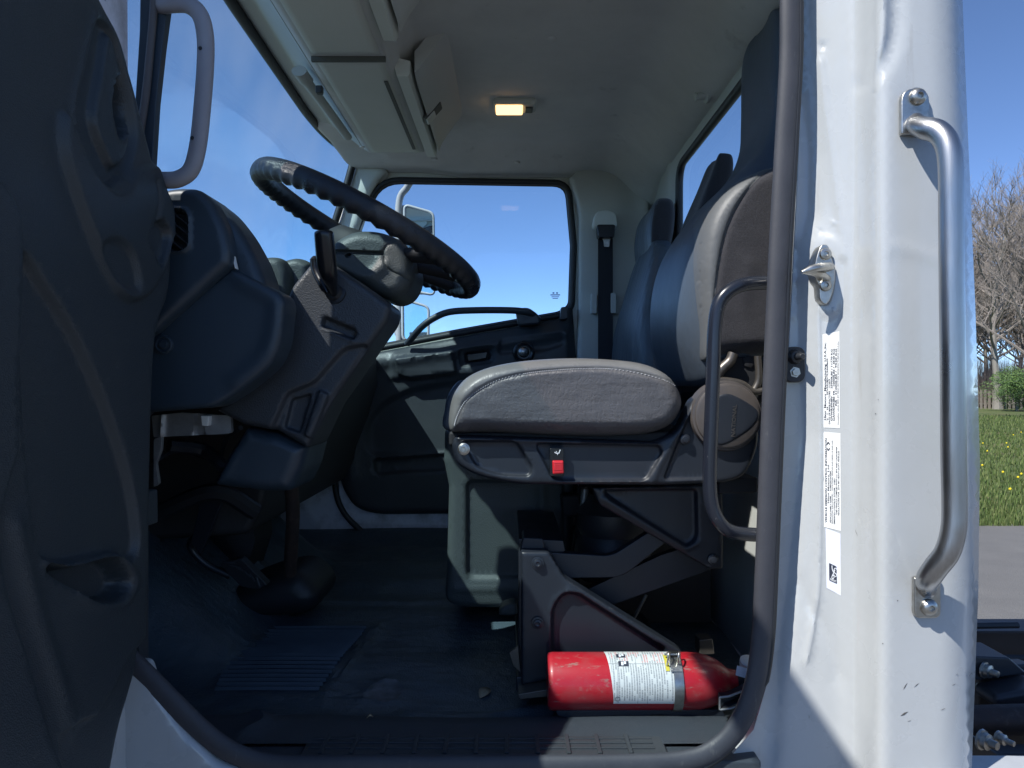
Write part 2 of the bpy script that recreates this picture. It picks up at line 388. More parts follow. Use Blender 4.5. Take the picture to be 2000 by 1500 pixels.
# grass blades in the visible strip and beyond
rg = random.Random(7)
bm = bmesh.new()
for i in range(26000):
    u = rg.random()**1.8; Y = 8.6+u*30; X = Y*(.52+.30*rg.random())
    h = rg.uniform(.03, .09)*(1+Y*.02); w = .006+Y*.0006; a = rg.random()*3.14; dx = math.cos(a)*w; dy = math.sin(a)*w; l = rg.uniform(-.04, .04)
    f = bm.faces.new([bm.verts.new(p) for p in ((X-dx, Y-dy, -.02), (X+dx, Y+dy, -.02), (X+l, Y+l*.5, h-.02))]); f.material_index = rg.randrange(3)
o = from_bm('grass', bm, [mat('grass_a', (.085, .13, .028), .8), mat('grass_b', (.13, .16, .05), .8), mat('grass_c', (.055, .09, .02), .8)]); o['kind'] = 'stuff'
bm = bmesh.new()
for i in range(120):
    u = rg.random()**1.2; Y = 9.5+u*16; X = Y*(.55+.22*rg.random()); Y += 0
    if math.sin(X*1.7)+math.sin(Y*1.3+X) < .1: continue
    bmesh.ops.create_icosphere(bm, subdivisions=1, radius=.022, matrix=Matrix.Translation((X, Y, .08+rg.random()*.04)))
o = from_bm('dandelions', bm, mat('dandelion_yellow', (.75, .58, .02), .7)); o['kind'] = 'stuff'

# ---------------------------------------------------------------- trees, bush, fence
bark = mat('grey_bark', (.21, .19, .165), .9, var=(6, (.28, .26, .23), .5)); barkd = mat('twig_bark', (.19, .165, .145), .9, var=(.5, (.24, .21, .19), .5))
def make_tree(seed, H, parts=True):
    r = random.Random(seed); tb = bmesh.new(); cb = bmesh.new()
    n = 9; pts = [Vector((0, 0, -.1))]; d = Vector((r.uniform(-.05, .05), r.uniform(-.05, .05), 1))
    for i in range(n):
        d = (d+Vector((r.uniform(-.09, .09), r.uniform(-.09, .09), .03))).normalized(); pts.append(pts[-1]+d*H*.8/n)
    R0 = H*.014
    rad = [R0*(1-.75*i/n)+.01 for i in range(n+1)]; rad[0] *= 1.5
    add_tube(tb, pts, rad, n=7)
    def branch(p, d, L, rr, lev):
        k = 5 if lev < 2 else 3; q = [p]; dd = d.copy(); bend = Vector((r.uniform(-.2, .2), r.uniform(-.2, .2), r.uniform(.02, .22)))
        for i in range(k):
            dd = (dd+bend*.4+Vector((r.uniform(-.2, .2), r.uniform(-.2, .2), r.uniform(-.1, .15)))).normalized(); q.append(q[-1]+dd*L/k)
        add_tube(cb, q, [max(rr*(1-.8*i/k), .004) for i in range(k+1)], n=5 if lev < 2 else 3, caps=False)
        if lev >= 3: return
        nb = (7, 6, 5)[lev]
        for j in range(nb):
            t = r.uniform(.25, 1)*k; i = min(int(t), k-1); pp = q[i].lerp(q[i+1], t-i)
            ax = Vector((r.uniform(-1, 1), r.uniform(-1, 1), r.uniform(-.2, .9))).normalized()
            branch(pp, (dd*.75+ax*.85).normalized(), L*r.uniform(.38, .62), rr*.5, lev+1)
    for j in range(19):
        t = .28+.72*(j+.5)/19; i = min(int(t*n), n-1); p = pts[i].lerp(pts[i+1], t*n-i); a = j*2.4+r.uniform(-.5, .5)
        e = r.uniform(.35, .9)+t*.3
        branch(p, Vector((math.cos(a), math.sin(a), e)).normalized(), H*(.42-.22*t)*r.uniform(.8, 1.15), R0*(.55-.35*t)+.008, 0)
    return tb, cb
GT = 'bare deciduous trees standing in a row beyond the field'
protos = []
for k in range(4):
    t = thing('bare_tree', 'tall bare grey-brown tree standing in the row beyond the green field', 'tree', (0, 0, 0), GT)
    tb, cb = make_tree(20+k, 1.0*15)
    from_bm('trunk', tb, bark, t); from_bm('crown', cb, barkd, t)
    protos.append(t)
def dup(root, loc, rz, sc):
    r = root.copy(); COL.objects.link(r); r.location = loc; r.rotation_euler = (0, 0, rz); r.scale = (sc, sc, sc)
    for ch in list(root.children):
        c = ch.copy(); COL.objects.link(c); c.parent = r; c.matrix_parent_inverse = Matrix.Identity(4)
    return r
spots = []
rt = random.Random(11)
for i in range(30):
    Y = 52+rt.random()*26; X = Y*(.46+.42*(i+rt.random())/30); spots.append((X, Y, rt.uniform(.78, 1.15)))
spots[0] = (23.9, 34, .74)
spots[1] = (32.2, 49, 1.02)
for i, (x, y, s) in enumerate(spots):
    if i < 4:
        t = protos[i]; t.location = (x, y, -.02); t.scale = (s, s, s); t.rotation_euler.z = i
        for c in t.children: c.matrix_parent_inverse = Matrix.Identity(4)
    else: t = dup(protos[i % 4], (x, y, -.02), i*1.3, s)
protos[0]['label'] = 'tall bare tree standing nearest, its long boughs reaching over the field edge at the right'; protos[1]['label'] = 'bare tree with a pale straight trunk behind the green bush'
# evergreen bush
bt = thing('evergreen_bush', 'round bright green leafy bush on the lawn in front of the bare trees', 'bush', (31.0, 45.4, 0))
bm = bmesh.new(); r = random.Random(3)
cl = [(Vector((r.gauss(0, .75), r.gauss(0, .75), r.uniform(.4, 2.4))), r.uniform(.4, .75)) for _ in range(26)]
for i in range(15000):
    c, q = r.choice(cl); dv = Vector((r.gauss(0, 1), r.gauss(0, 1), r.gauss(0, 1))).normalized(); p = Vector((31.0, 45.4, 0))+c*.95+dv*q*r.uniform(.6, 1.08)
    if p.z < 0: continue
    s = r.uniform(.03, .065); a = Vector((r.gauss(0, 1), r.gauss(0, 1), r.gauss(0, 1))).normalized(); b2 = a.orthogonal().normalized()
    f = bm.faces.new([bm.verts.new(p+v) for v in (a*s, b2*s*.5, -a*s, -b2*s*.5)]); f.material_index = r.randrange(3)
from_bm('foliage', bm, [mat('leaf_a', (.06, .12, .025), .6), mat('leaf_b', (.10, .17, .035), .6), mat('leaf_c', (.035, .08, .02), .6)], bt)
bm = bmesh.new(); add_tube(bm, [Vector((31, 45.4, -.1)), Vector((31.05, 45.4, .6)), Vector((31, 45.3, 1.4))], [.09, .07, .03], n=7); from_bm('stem', bm, bark, bt)
# weathered picket fence + pale shrub, far
ft = thing('picket_fence', 'low weathered grey picket fence at the far edge of the grass', 'fence', (30, 50, 0))
bm = bmesh.new(); r = random.Random(9)
for i in range(60):
    x = 24+i*.27; add_box(bm, x, x+.15, 49.4, 49.43, -.02, 1.25+r.uniform(-.06, .06))
from_bm('picket_panel', bm, mat('grey_boards', (.30, .26, .22), .9, var=(3, (.2, .17, .14), .5)), ft)
bm = bmesh.new()
for z in (.3, 1.0): add_box(bm, 23.8, 40.3, 49.44, 49.49, z, z+.09)
from_bm('rail', bm, mat('grey_rail', (.2, .18, .15), .9), ft)
bm = bmesh.new(); r = random.Random(5)
for i in range(22000):
    X = r.uniform(22, 56); Y = r.uniform(51, 60); z0 = r.uniform(0, .6); a = r.random()*6.28; h = r.uniform(.8, 4.2); l = r.uniform(-.5, .5)
    w = .016; f = bm.faces.new([bm.verts.new(p) for p in ((X-w, Y, z0), (X+w, Y, z0), (X+l, Y+l, z0+h))])
o = from_bm('undergrowth', bm, mat('brush_twigs', (.16, .125, .10), .9, var=(.4, (.22, .17, .15), .4))); o['kind'] = 'stuff'

# ================================================================ THE TRUCK: shell
T = thing('truck', 'white cab truck with its driver door standing open, seen from outside into the cab', 'truck', (0, 2.15, 0))
def Rz(z): return CZ+z
def boxr(name, x0, x1, y0, y1, z0, z1, m, parent=T, bev=0): return box(name, x0, x1, y0, y1, CZ+z0, CZ+z1, m, parent, bev)
def ip(v, pts):
    xs = [p[0] for p in pts]; ys = [p[1] for p in pts]; return float(np.interp(v, xs, ys))
# --- rear door pillar of the opening, white
A_ = [(-200, 1575), (0, 1576), (150, 1582), (300, 1590), (420, 1588), (480, 1572), (560, 1570), (700, 1570), (850, 1577), (1000, 1562), (1150, 1548), (1300, 1530), (1700, 1500)]
R_ = [(-200, 1874), (0, 1880), (250, 1890), (600, 1905), (900, 1914), (1150, 1911), (1500, 1898), (1700, 1885)]
def pilY0(x, y):
    a = ip(y, A_); r = ip(y, R_)
    bp = [(1380, 1.20), (1500, 1.222), (a-12, 1.222), (a+8, 1.206), (1640, 1.180), (1668, 1.163), (1684, 1.150), (1698, 1.132), (1713, 1.108), (1726, 1.100), (r-55, 1.097), (r-26, 1.104), (r-8, 1.122), (r+4, 1.15)]
    return ip(x, bp)
def pilY(x, y): return sum(pilY0(x+d, y) for d in (-5, -2, 0, 2, 5))/5
outl = [(1545, -200), (1560, 0), (1566, 150), (1556, 400), (1540, 700), (1524, 950), (1512, 1150), (1500, 1330), (1472, 1425), (1420, 1485), (1370, 1512), (1300, 1520), (1300, 1700), (1884, 1700)]+[(x, y) for y, x in R_[::-1][1:]]
relief('rear_door_pillar', outl, mY(pilY), [
    ('line', crom([(1752, -200), (1752, 20), (1742, 90), (1718, 138), (1688, 165)], False, 6), -.006, 15),
    ('line', crom([(1722, -200), (1722, 40), (1708, 120), (1695, 150)], False, 6), .003, 8),
    ('line', crom([(1594, 560), (1598, 700), (1600, 900), (1598, 1100), (1592, 1190), (1572, 1300)], False, 6), .0045, 6),
    ('line', crom([(1600, 120), (1622, 280), (1640, 420), (1645, 500)], False, 6), .004, 9),
    ('line', [(1672, -200), (1672, 1600)], -.004, 9),
    ('line', crom([(1560, 1130), (1580, 1180), (1610, 1230), (1640, 1330)], False, 5), -.003, 12),
    (rnd([(1603, 84), (1614, 84), (1614, 95), (1603, 95)], 5), -.0012, 3), (rnd([(1623, 430), (1630, 430), (1630, 440), (1623, 440)], 3), .0014, 3), (rnd([(1600, 447), (1606, 447), (1606, 454), (1600, 454)], 3), -.0012, 3), (rnd([(1625, 602), (1632, 602), (1632, 611), (1625, 611)], 3), .0014, 3),
    ('line', crom([(1745, 480), (1790, 492), (1840, 510)], False, 4), .0012, 14),
    (crom([(1600, 470), (1640, 480), (1640, 600), (1600, 605)], True, 5), .003, 20),
  ], step=16, thick=.06, m=M['white'], parent=T, sharp=60)
# outer wall of the cab behind the pillar, seen only from the side
boxr('cab_rear_corner', .66, .706, 1.165, 1.26, -.85, 1.02, M['white'], T, .012)
# sill and front lower corner of the side, white, under the seal
relief('lower_body_side', rnd([(-60, 1700), (-60, 1290), (285, 1296), (300, 1345), (350, 1420), (420, 1490), (490, 1515), (800, 1520), (1299, 1520), (1299, 1700)], 12), mY(lambda x, y: 1.155+.02*max(0, (1330-x)/1000)),
       [('line', [(240, 1620), (1290, 1620)], -.006, 14)], step=26, thick=.012, edge=14, edged=.012, m=M['white'], parent=T)
boxr('roof', -.69, .69, 1.14, 3.17, .965, 1.10, M['white'], T, .03)
boxr('roof_side_rail', -.58, .69, 1.15, 1.235, .885, .964, M['white'], T, .01)
boxr('near_cowl_side', -1.06, -.60, 1.19, 1.22, -.8, .40, M['plastic'])
boxr('firewall', -1.06, -1.0, 1.2, 3.12, -.8, .03, M['matteblack'])
boxr('cab_floor', -1.0, .66, 1.2, 3.12, -.80, -.66, M['white_int'])
# --- door seal
sp = [(1546, -200), (1544, 0), (1543, 120), (1533, 300), (1521, 520), (1511, 740), (1502, 950), (1495, 1120), (1488, 1250), (1474, 1340), (1446, 1410), (1405, 1458), (1340, 1486), (1200, 1494), (900, 1496), (620, 1496), (520, 1491), (455, 1470), (405, 1436), (350, 1384), (285, 1318), (200, 1235)]
bm = bmesh.new(); cp = crom(sp, False, 6)
pp = [P(x, y, 1.185) for x, y in cp]; add_tube(bm, pp, .0172, False, 18, True, (.62, 1))
from_bm('door_seal', bm, M['rubber'], T, 60)
bm = bmesh.new(); add_tube(bm, [P(x, y, 1.185)+Vector((0, -.002, 0)) + (Vector((.0150, 0, 0)) if y < 1330 and x > 1400 else Vector((0, 0, -.0165))) for x, y in cp[:-30]], .0055, False, 8)
from_bm('seal_lip', bm, M['rubberb'], T, 60)
# ---------------------------------------------------------------- near pillar furniture
def onp(x, y, off=0): p = P(x, y, pilY(x, y)); p.y -= off; return p
# steel grab handle
hp = [(1788, 236, .004), (1790, 244, .016), (1806, 250, .030), (1832, 258, .046), (1850, 282, .056), (1857, 325, .060), (1858, 420, .060), (1859, 560, .060), (1861, 720, .060), (1862, 880, .060), (1864, 985, .060), (1862, 1035, .060), (1850, 1078, .056), (1828, 1108, .044), (1812, 1132, .028), (1810, 1146, .010), (1810, 1156, .004)]
pth = crom([tuple(P(x, y, 1.098-o)) for x, y, o in hp], False, 6)
rr = []
for i in range(len(pth)):
    t = min(i, len(pth)-1-i)/14; rr.append(.0118+.0044*min(1, t))
bm = bmesh.new(); add_tube(bm, pth, rr, False, 20)
gh = from_bm('grab_handle', bm, M['steel'], T, 60)
for (x0, x1, y0, y1, top) in ((1761, 1816, 172, 262, 1), (1786, 1838, 1128, 1208, 0)):
    pts = rnd([(x0, y0, 26 if top else 4), (x1, y0, 26 if top else 4), (x1, y1, 4 if top else 14), (x0, y1, 4 if top else 14)], 4)
    o = prism('bracket', pts, 1.089, 1.0985, M['zinc'], gh, .0025)
for (x, y) in ((1791, 190), (1813, 1185)):
    c = P(x, y, 1.090)
    b = lathe('bolt', c, (0, -1, 0), [(-.002, .0145), (0, .0145), (.001, .0125), (.002, .0125), (.006, .0115), (.009, .0085), (.0102, .005), (.0102, .0045), (.006, .004)], M['zinc'], gh, 24)
# striker
sb = prism('door_striker', crom([(1598, 492), (1606, 478), (1618, 480), (1624, 500), (1632, 530), (1630, 560), (1622, 585), (1612, 595), (1602, 585), (1600, 560), (1594, 545), (1592, 520)], True, 4), 1.178, 1.21, M['zinc'], T, .002)
tube('latch_pin', [P(1618, 521, 1.160), P(1600, 523, 1.150), P(1585, 526, 1.146), P(1567, 533, 1.145)], [.0065]*25, M['zinc'], sb, n=12, sm=0) if False else None
bm = bmesh.new(); add_tube(bm, [P(1621, 521, 1.180), P(1612, 521, 1.155), P(1600, 522, 1.146), P(1582, 526, 1.145), P(1566, 532, 1.145)], [.007, .0068, .0065, .0062, .003], n=12); add_tube(bm, [P(1566, 531, 1.145), P(1585, 532, 1.150), P(1606, 537, 1.165), P(1616, 545, 1.180)], [.003, .005, .006, .006], n=10)
from_bm('latch_pin', bm, M['zinc'], sb)
for y in (496, 557): lathe('screw', P(1612, y, 1.178), (0, -1, 0), [(-.002, .010), (.001, .010), (.003, .0085), (.004, .004), (.002, .003)], M['zinc'], sb, 18)
# door lamp switch
sw = prism('courtesy_switch', rnd([(1533, 677), (1573, 677), (1573, 747), (1533, 747)], 18, 6), 1.206, 1.225, M['rubberb'], T, .002)
lathe('plunger', P(1552, 697, 1.206), (.12, -1, 0), [(0, .0125), (.004, .0115), (.009, .010), (.010, .006), (.024, .0055), (.026, .004)], M['rubberb'], sw, 20)
lathe('bolt', P(1553, 727, 1.206), (0, -1, 0), [(0, .009), (.001, .009), (.001, .0065), (.005, .006)], M['zinc'], sw, 6)
# small pressing marks, plug and chips in the paint
chipm = mat('bare_chip', (.09, .085, .08), .7)
for (x, y, l, a, w) in ((1768, 1340, 16, -1.0, 2.2), (1790, 1338, 15, -.7, 1.6), (1863, 1337, 9, -.5, 1.2), (1869, 1317, 6, -.6, 1), (1766, 1394, 18, -.5, 4), (1842, 1385, 12, -.4, 1.2), (1580, 1400, 12, 1.55, 1), (1724, 1257, 3, 0, 2.6), (1753, 1173, 3, 0, 2.6), (1672, 1040, 14, 1.2, 1), (1703, 545, 3, 0, 2), (1710, 808, 3, 0, 2), (1776, 1408, 9, -.3, 1), (1715, 780, 2, 0, 2)):
    c, s = math.cos(a), math.sin(a); bm = bmesh.new()
    q = [(-l/2, 0), (-l*.1, w*.5), (l/2, 0), (l*.05, -w*.5)]
    bm.faces.new([bm.verts.new(onp(x+u*c-v*s, y+u*s+v*c, .0004)) for u, v in q]); from_bm('paint_chip', bm, chipm, T)
# ---- stickers with their writing
def txt(parent, s, x0, y0, h, L, m, name='lettering', off=.0014, bold=0):
    """a line of print running upwards: left edge x0, lower end y0, cap height h and length L in photo pixels"""
    c = bpy.data.curves.new('t', 'FONT'); c.body = s; c.size = 1; c.offset = bold; c.resolution_u = 2
    o = bpy.data.objects.new('t', c); COL.objects.link(o)
    me = bpy.data.meshes.new_from_object(o); bpy.data.objects.remove(o); bpy.data.curves.remove(c)
    V = np.array([v.co[:] for v in me.vertices]); w = V[:, 0].max()-V[:, 0].min(); a = V[:, 0].min()
    for v in me.vertices:
        X = (v.co.x-a)/w*L; Yv = v.co.y/.72*h
        v.co = onp(x0+h-Yv, y0-X, off)
    me.name = name
    return me
def join(name, mes, m, parent):
    bm = bmesh.new()
    for me in mes: bm.from_mesh(me); bpy.data.meshes.remove(me)
    me = bpy.data.meshes.new(name); bm.to_mesh(me); bm.free(); return finish(name, me, m, parent)
def sticker(name, quad, m, label):
    def f(u, v): return ((1-u)*(1-v)*np.array(quad[0])+u*(1-v)*np.array(quad[1])+u*v*np.array(quad[2])+(1-u)*v*np.array(quad[3]))
    bm = bmesh.new(); g = [[bm.verts.new(onp(*f(i/6, j/24), .0008)) for i in range(7)] for j in range(25)]
    for j in range(24):
        for i in range(6): bm.faces.new((g[j][i], g[j][i+1], g[j+1][i+1], g[j+1][i]))
    o = from_bm(name, bm, m, T); o['label'] = label
    return o
s1 = sticker('certification_sticker', [(1606, 653), (1639, 647), (1640, 836), (1607, 835)], M['paper'], 'narrow white certification sticker with weights, uppermost of the three')
join('lettering', [txt(0, 'Hino  Motors  Manufacturing  U.S.A.,Inc.', 1608.5, 820, 4.2, 152, 0, bold=.012), txt(0, 'V   I   N          5PVNV8JV7L5S60609', 1613.5, 821, 3.0, 121, 0, bold=.01), txt(0, 'DATE OF MANUFACTURE   11/2019', 1617.5, 828, 3.2, 88, 0, bold=.01),
   txt(0, 'GVWR/PNBV      25950LBS / 11770 KG', 1621.6, 822, 3.4, 140, 0, bold=.014), txt(0, 'GAWR/PNBE FR   10000LBS /  4540 KG', 1626, 822, 3.4, 141, 0, bold=.014), txt(0, '        RR   21000LBS /  9530 KG', 1630.2, 792, 3.4, 111, 0, bold=.014), txt(0, 'Incomplete vehicle MFD BY HINO MOTORS MANUFACTURING U.S.A.,Inc.', 1634.8, 829, 2.2, 163, 0, bold=.01)], M['ink'], s1)
s2 = sticker('emission_sticker', [(1607, 843), (1641, 846), (1642, 1037), (1609, 1029)], M['paper'], 'white emission control sticker, middle one of the three on the pillar')
join('lettering', [txt(0, 'VEHICLE EMISSION CONTROL INFORMATION', 1610.5, 1020, 3.8, 164, 0, bold=.012), txt(0, 'Hino Motors, Ltd.', 1615.3, 982, 3.2, 76, 0, bold=.01), txt(0, 'VEHICLE FAMILY NAME :     KHMXE07652RBR', 1619.8, 1021, 2.6, 102, 0, bold=.01), txt(0, 'REGULATORY SUB-CATEGORY    VOCATIONAL VEHICLES (LHD DIESEL-CI) AND LHD', 1623.4, 1022, 2.4, 162, 0, bold=.005),
   txt(0, 'EMISSION CONTROL SYSTEM :  LNR2', 1627.5, 1023, 2.7, 89, 0, bold=.01), txt(0, 'THIS VEHICLE COMPLIES WITH U.S. EPA AND CALIFORNIA', 1631.6, 1005, 2.7, 133, 0, bold=.01), txt(0, 'REGULATIONS FOR  2019 MY HEAVY-DUTY VEHICLES', 1635.8, 1006, 2.7, 126, 0, bold=.01)], M['ink'], s2)
bm = bmesh.new()                       # the small oval maker's emblem on it
for sg in (-1, 1):
    ring = [(1617+3.0*math.cos(a), 871.5+sg*3+5.5*math.sin(a)*1.0) for a in np.linspace(0 if sg > 0 else math.pi, math.pi if sg > 0 else 2*math.pi, 9)]
    inn = [(1617+1.5*math.cos(a), 871.5+sg*3+2.6*math.sin(a)) for a in np.linspace(0 if sg > 0 else math.pi, math.pi if sg > 0 else 2*math.pi, 9)]
    for k in range(8): bm.faces.new([bm.verts.new(onp(*q, .0014)) for q in (ring[k], ring[k+1], inn[k+1], inn[k])])
from_bm('emblem', bm, M['ink'], s2)
s3 = sticker('code_sticker', [(1612, 1031), (1641, 1042), (1642, 1163), (1614, 1148)], M['paperb'], 'bluish white sticker with a dark logo panel, lowest of the three')
def quadm(name, pts, m, par, off): 
    bm = bmesh.new(); bm.faces.new([bm.verts.new(onp(*q, off)) for q in pts]); return from_bm(name, bm, m, par)
quadm('logo_panel', rnd([(1618.5, 1099), (1633, 1106), (1634, 1140), (1619, 1133)], 1.5, 3), M['ink'], s3, .0013)
mes = [txt(0, 'INSIGHT', 1620.5+11, 1138, -3.2, 0, 0)] if False else []
def txth(s, a, b, h, off, bold=.02):      # print running across, from a to b
    c = bpy.data.curves.new('t', 'FONT'); c.body = s; c.size = 1; c.offset = bold; c.resolution_u = 2
    o = bpy.data.objects.new('t', c); COL.objects.link(o); me = bpy.data.meshes.new_from_object(o); bpy.data.objects.remove(o); bpy.data.curves.remove(c)
    V = np.array([v.co[:] for v in me.vertices]); w = V[:, 0].max()-V[:, 0].min(); x0 = V[:, 0].min()
    for v in me.vertices:
        t = (v.co.x-x0)/w; v.co = onp(a[0]+(b[0]-a[0])*t, a[1]+(b[1]-a[1])*t-v.co.y/.72*h, off)
    return me
join('lettering', [txth('INSIGHT', (1620.5, 1132), (1632.5, 1137.5), 4.2, .0018)], M['sym'], s3)
bm = bmesh.new()
for pts in (crom([(1633, 1112), (1631, 1109), (1628, 1112), (1629, 1118), (1632, 1120), (1633, 1124), (1630, 1126)], False, 5), crom([(1626, 1124), (1628, 1122), (1628, 1127), (1626, 1130), (1624, 1128), (1624.5, 1124), (1628, 1117), (1630, 1113)], False, 5), crom([(1624, 1104), (1624.5, 1111), (1627, 1117)], False, 5)):
    for a, b in zip(pts[:-1], pts[1:]):
        dx, dy = b[0]-a[0], b[1]-a[1]; l = math.hypot(dx, dy) or 1; nx, ny = -dy/l*.75, dx/l*.75
        bm.faces.new([bm.verts.new(onp(*q, .0018)) for q in ((a[0]+nx, a[1]+ny), (b[0]+nx, b[1]+ny), (b[0]-nx, b[1]-ny), (a[0]-nx, a[1]-ny))])
from_bm('logo_mark', bm, M['sym'], s3)

# ================================================================ headliner, console, windshield
HY = [(1.20, -.64), (1.37, -.648), (1.53, -.655), (1.79, -.668), (2.035, -.676), (2.24, -.682), (2.487, -.689), (2.65, -.685), (2.79, -.672), (2.87, -.650), (2.93, -.622), (3.05, -.60)]
def hz(X, Y):
    z = .905
    z -= .065*float(sstep(np.array((Y-2.74)/.24)))+.05*float(sstep(np.array((1.42-Y)/.2)))
    z -= .13*float(sstep(np.array((X-.33)/.24)))**1.3
    xh = ip(Y, HY)
    cm = float(1-sstep(np.array((Y-2.565)/.05)))*float(sstep(np.array((Y-1.25)/.06)))
    xs = [xh, xh+.05, -.505, -.49, -.312, -.300, -.292, -.25, -.17]
    zs = [.928, .915, .812, .803, .803, .815, .85, .89, .905]
    zf = float(np.interp(X, xs, zs))
    zb = float(np.interp(X, [xh, xh+.06, -.48, -.2], [.928, .915, .875, z]))
    if X < -.17: z = cm*min(zf, z+.03)+(1-cm)*min(zb, max(z, .86))
    return z
bm = bmesh.new(); nx, ny = 110, 120; g = []
ys = np.linspace(1.24, 3.03, ny)
for Y in ys:
    xh = ip(Y, HY); row = []
    for u in np.concatenate([np.linspace(0, .45, 66), np.linspace(.46, 1, nx-66)]):
        X = xh+(.585-xh)*u; row.append(bm.verts.new((X, Y, CZ+hz(X, Y))))
    g.append(row)
for j in range(ny-1):
    for i in range(nx-1): bm.faces.new((g[j][i], g[j][i+1], g[j+1][i+1], g[j+1][i]))
hl = from_bm('headliner', bm, M['liner'], T, 60)
sol = hl.modifiers.new('thick', 'SOLIDIFY'); sol.thickness = .006; sol.offset = 0
# lighter moulded header and console underside, proud of the cloth
def zmap(dz, lo=None):
    return lambda x, y, h: Vector((x, y, CZ+hz(x, y)-dz-h))
def strip(name, x0f, x1f, y0, y1, dz, m, parent=T, nn=(18, 60), feats=()):
    bm = bmesh.new(); g = []
    for j in range(nn[1]+1):
        Y = y0+(y1-y0)*j/nn[1]; row = []
        a, b = x0f(Y), x1f(Y)
        for i in range(nn[0]+1):
            X = a+(b-a)*i/nn[0]; e = min(i, nn[0]-i, j, nn[1]-j); row.append(bm.verts.new((X, Y, CZ+hz(X, Y)-(dz if e > 0 else -.006))))
        g.append(row)
    for j in range(nn[1]):
        for i in range(nn[0]): bm.faces.new((g[j][i], g[j][i+1], g[j+1][i+1], g[j+1][i]))
    return from_bm(name, bm, m, parent, 60)
strip('windshield_header_trim', lambda Y: ip(Y, HY)+.004, lambda Y: -.505, 1.27, 2.60, .006, M['pillar'])
M['groovem'] = mat('groove_grey', (.10, .105, .10), .7)
con = strip('overhead_console', lambda Y: -.497, lambda Y: -.306, 1.815, 2.556, .007, M['linerp'], nn=(12, 40))
strip('console_panel', lambda Y: -.497, lambda Y: -.306, 1.29, 1.80, .007, M['linerp'], con, (12, 30))
bm = bmesh.new(); add_box(bm, -.49, -.309, 1.803, 1.812, CZ+.788, CZ+.80); from_bm('groove', bm, M['groovem'], con)
bm = bmesh.new(); add_box(bm, -.336, -.326, 1.94, 2.50, CZ+.7925, CZ+.797); from_bm('slot', bm, M['groovem'], con)
# visor roll on the header
tube('sun_visor', [(-.553, 1.99, CZ+.815), (-.545, 2.15, CZ+.81), (-.54, 2.3, CZ+.808), (-.538, 2.42, CZ+.808)], .015, M['pillar'], T, sm=5, flat=(.7, 1))
tube('visor_knob', [(-.556, 1.93, CZ+.818), (-.553, 1.985, CZ+.815)], .020, M['pillar'], T, sm=2, flat=(.7, 1))
box('visor_hook', -.523, -.505, 1.965, 1.985, CZ+.775, CZ+.795, M['plastic'], T, .003)
lathe('trim_clip', (-.507, 2.50, CZ+.803), (0, 0, -1), [(0, .009), (.004, .008), (.005, .002)], M['paper'], T, 14)
# overhead storage boxes with doors
def bin_(y0, y1, lip):
    prof = [(-.300, .812), (-.286, .797), (-.266, .797), (-.262, .802)]
    bm = bmesh.new()
    # ledge under the door
    add_loft(bm, [[Vector((x, y, CZ+z)) for x, z in [(-.302, .815), (-.296, .792), (-.268, .790), (-.262, .80), (-.262, .83), (-.300, .84)]] for y in (y0, y0+.004, y1-.004, y1)])
    o = from_bm('overhead_bin', bm, M['linerp'], T, 35)
    bm = bmesh.new(); N = 14; R = []
    for j in range(25):
        t = j/24; y = y0+.012+(y1-y0-.02)*t; ring = []
        e = min(t, 1-t); sh = max(0, .10-e)/.10
        for k in range(N):
            u = k/(N-1); x = -.252+.088*u-.012*math.sin(u*3.14); z = .797+.103*u**1.15-.012*math.sin(u*3.14)
            if t > .8: z += .0; x -= .05*((t-.8)/.2)**2*u; 
            ring.append(Vector((x, y-.015*(u**1.5)*(1 if t < .5 else -.2)*abs(1-2*t), CZ+z+.010*sh*sh)))
        ring += [Vector((-.18, ring[N-1].y, CZ+.94)), Vector((-.252, ring[0].y, CZ+.86))]
        R.append(ring)
    add_loft(bm, R)
    d = from_bm('bin_door', bm, M['liner'] if lip else M['liner'], o, 50); d.data.materials[0] = M['binm']
    return o, d
M['binm'] = mat('grey_bin_plastic', (.55, .57, .57), .55, bumps=[('cell', 500, .3, .0006)])
b2, d2 = bin_(1.90, 2.575, 1)
b1, d1 = bin_(1.25, 1.705, 1)
Ml = Matrix.Translation((-.2375, 2.235, CZ+.817)) @ Matrix.Rotation(math.radians(-48), 4, 'Y')
box('latch', -.036, .034, -.040, .014, -.007, .008, M['groovem'], b2, .005, Ml)
box('latch_paddle', -.034, .002, -.036, .010, -.011, -.001, M['linerp'], b2, .004, Ml)
# dome lamp
dl = box('dome_lamp', -.060, .078, 2.325, 2.412, CZ+.880, CZ+.905, M['linerp'], T, .012)
box('lens', -.052, .034, 2.333, 2.404, CZ+.873, CZ+.882, M['lampglass'], dl, .004)
box('rocker', .042, .066, 2.345, 2.392, CZ+.875, CZ+.882, M['plastic'], dl, .003)
for (x, y) in ((-.3, 2.86), (.02, 2.88), (.105, 1.93)): lathe('trim_clip', (x, y, CZ+hz(x, y)-.002), (0, 0, -1), [(-.002, .013), (.003, .012), (.005, .008), (.0055, .002)], M['liner'], T, 16)
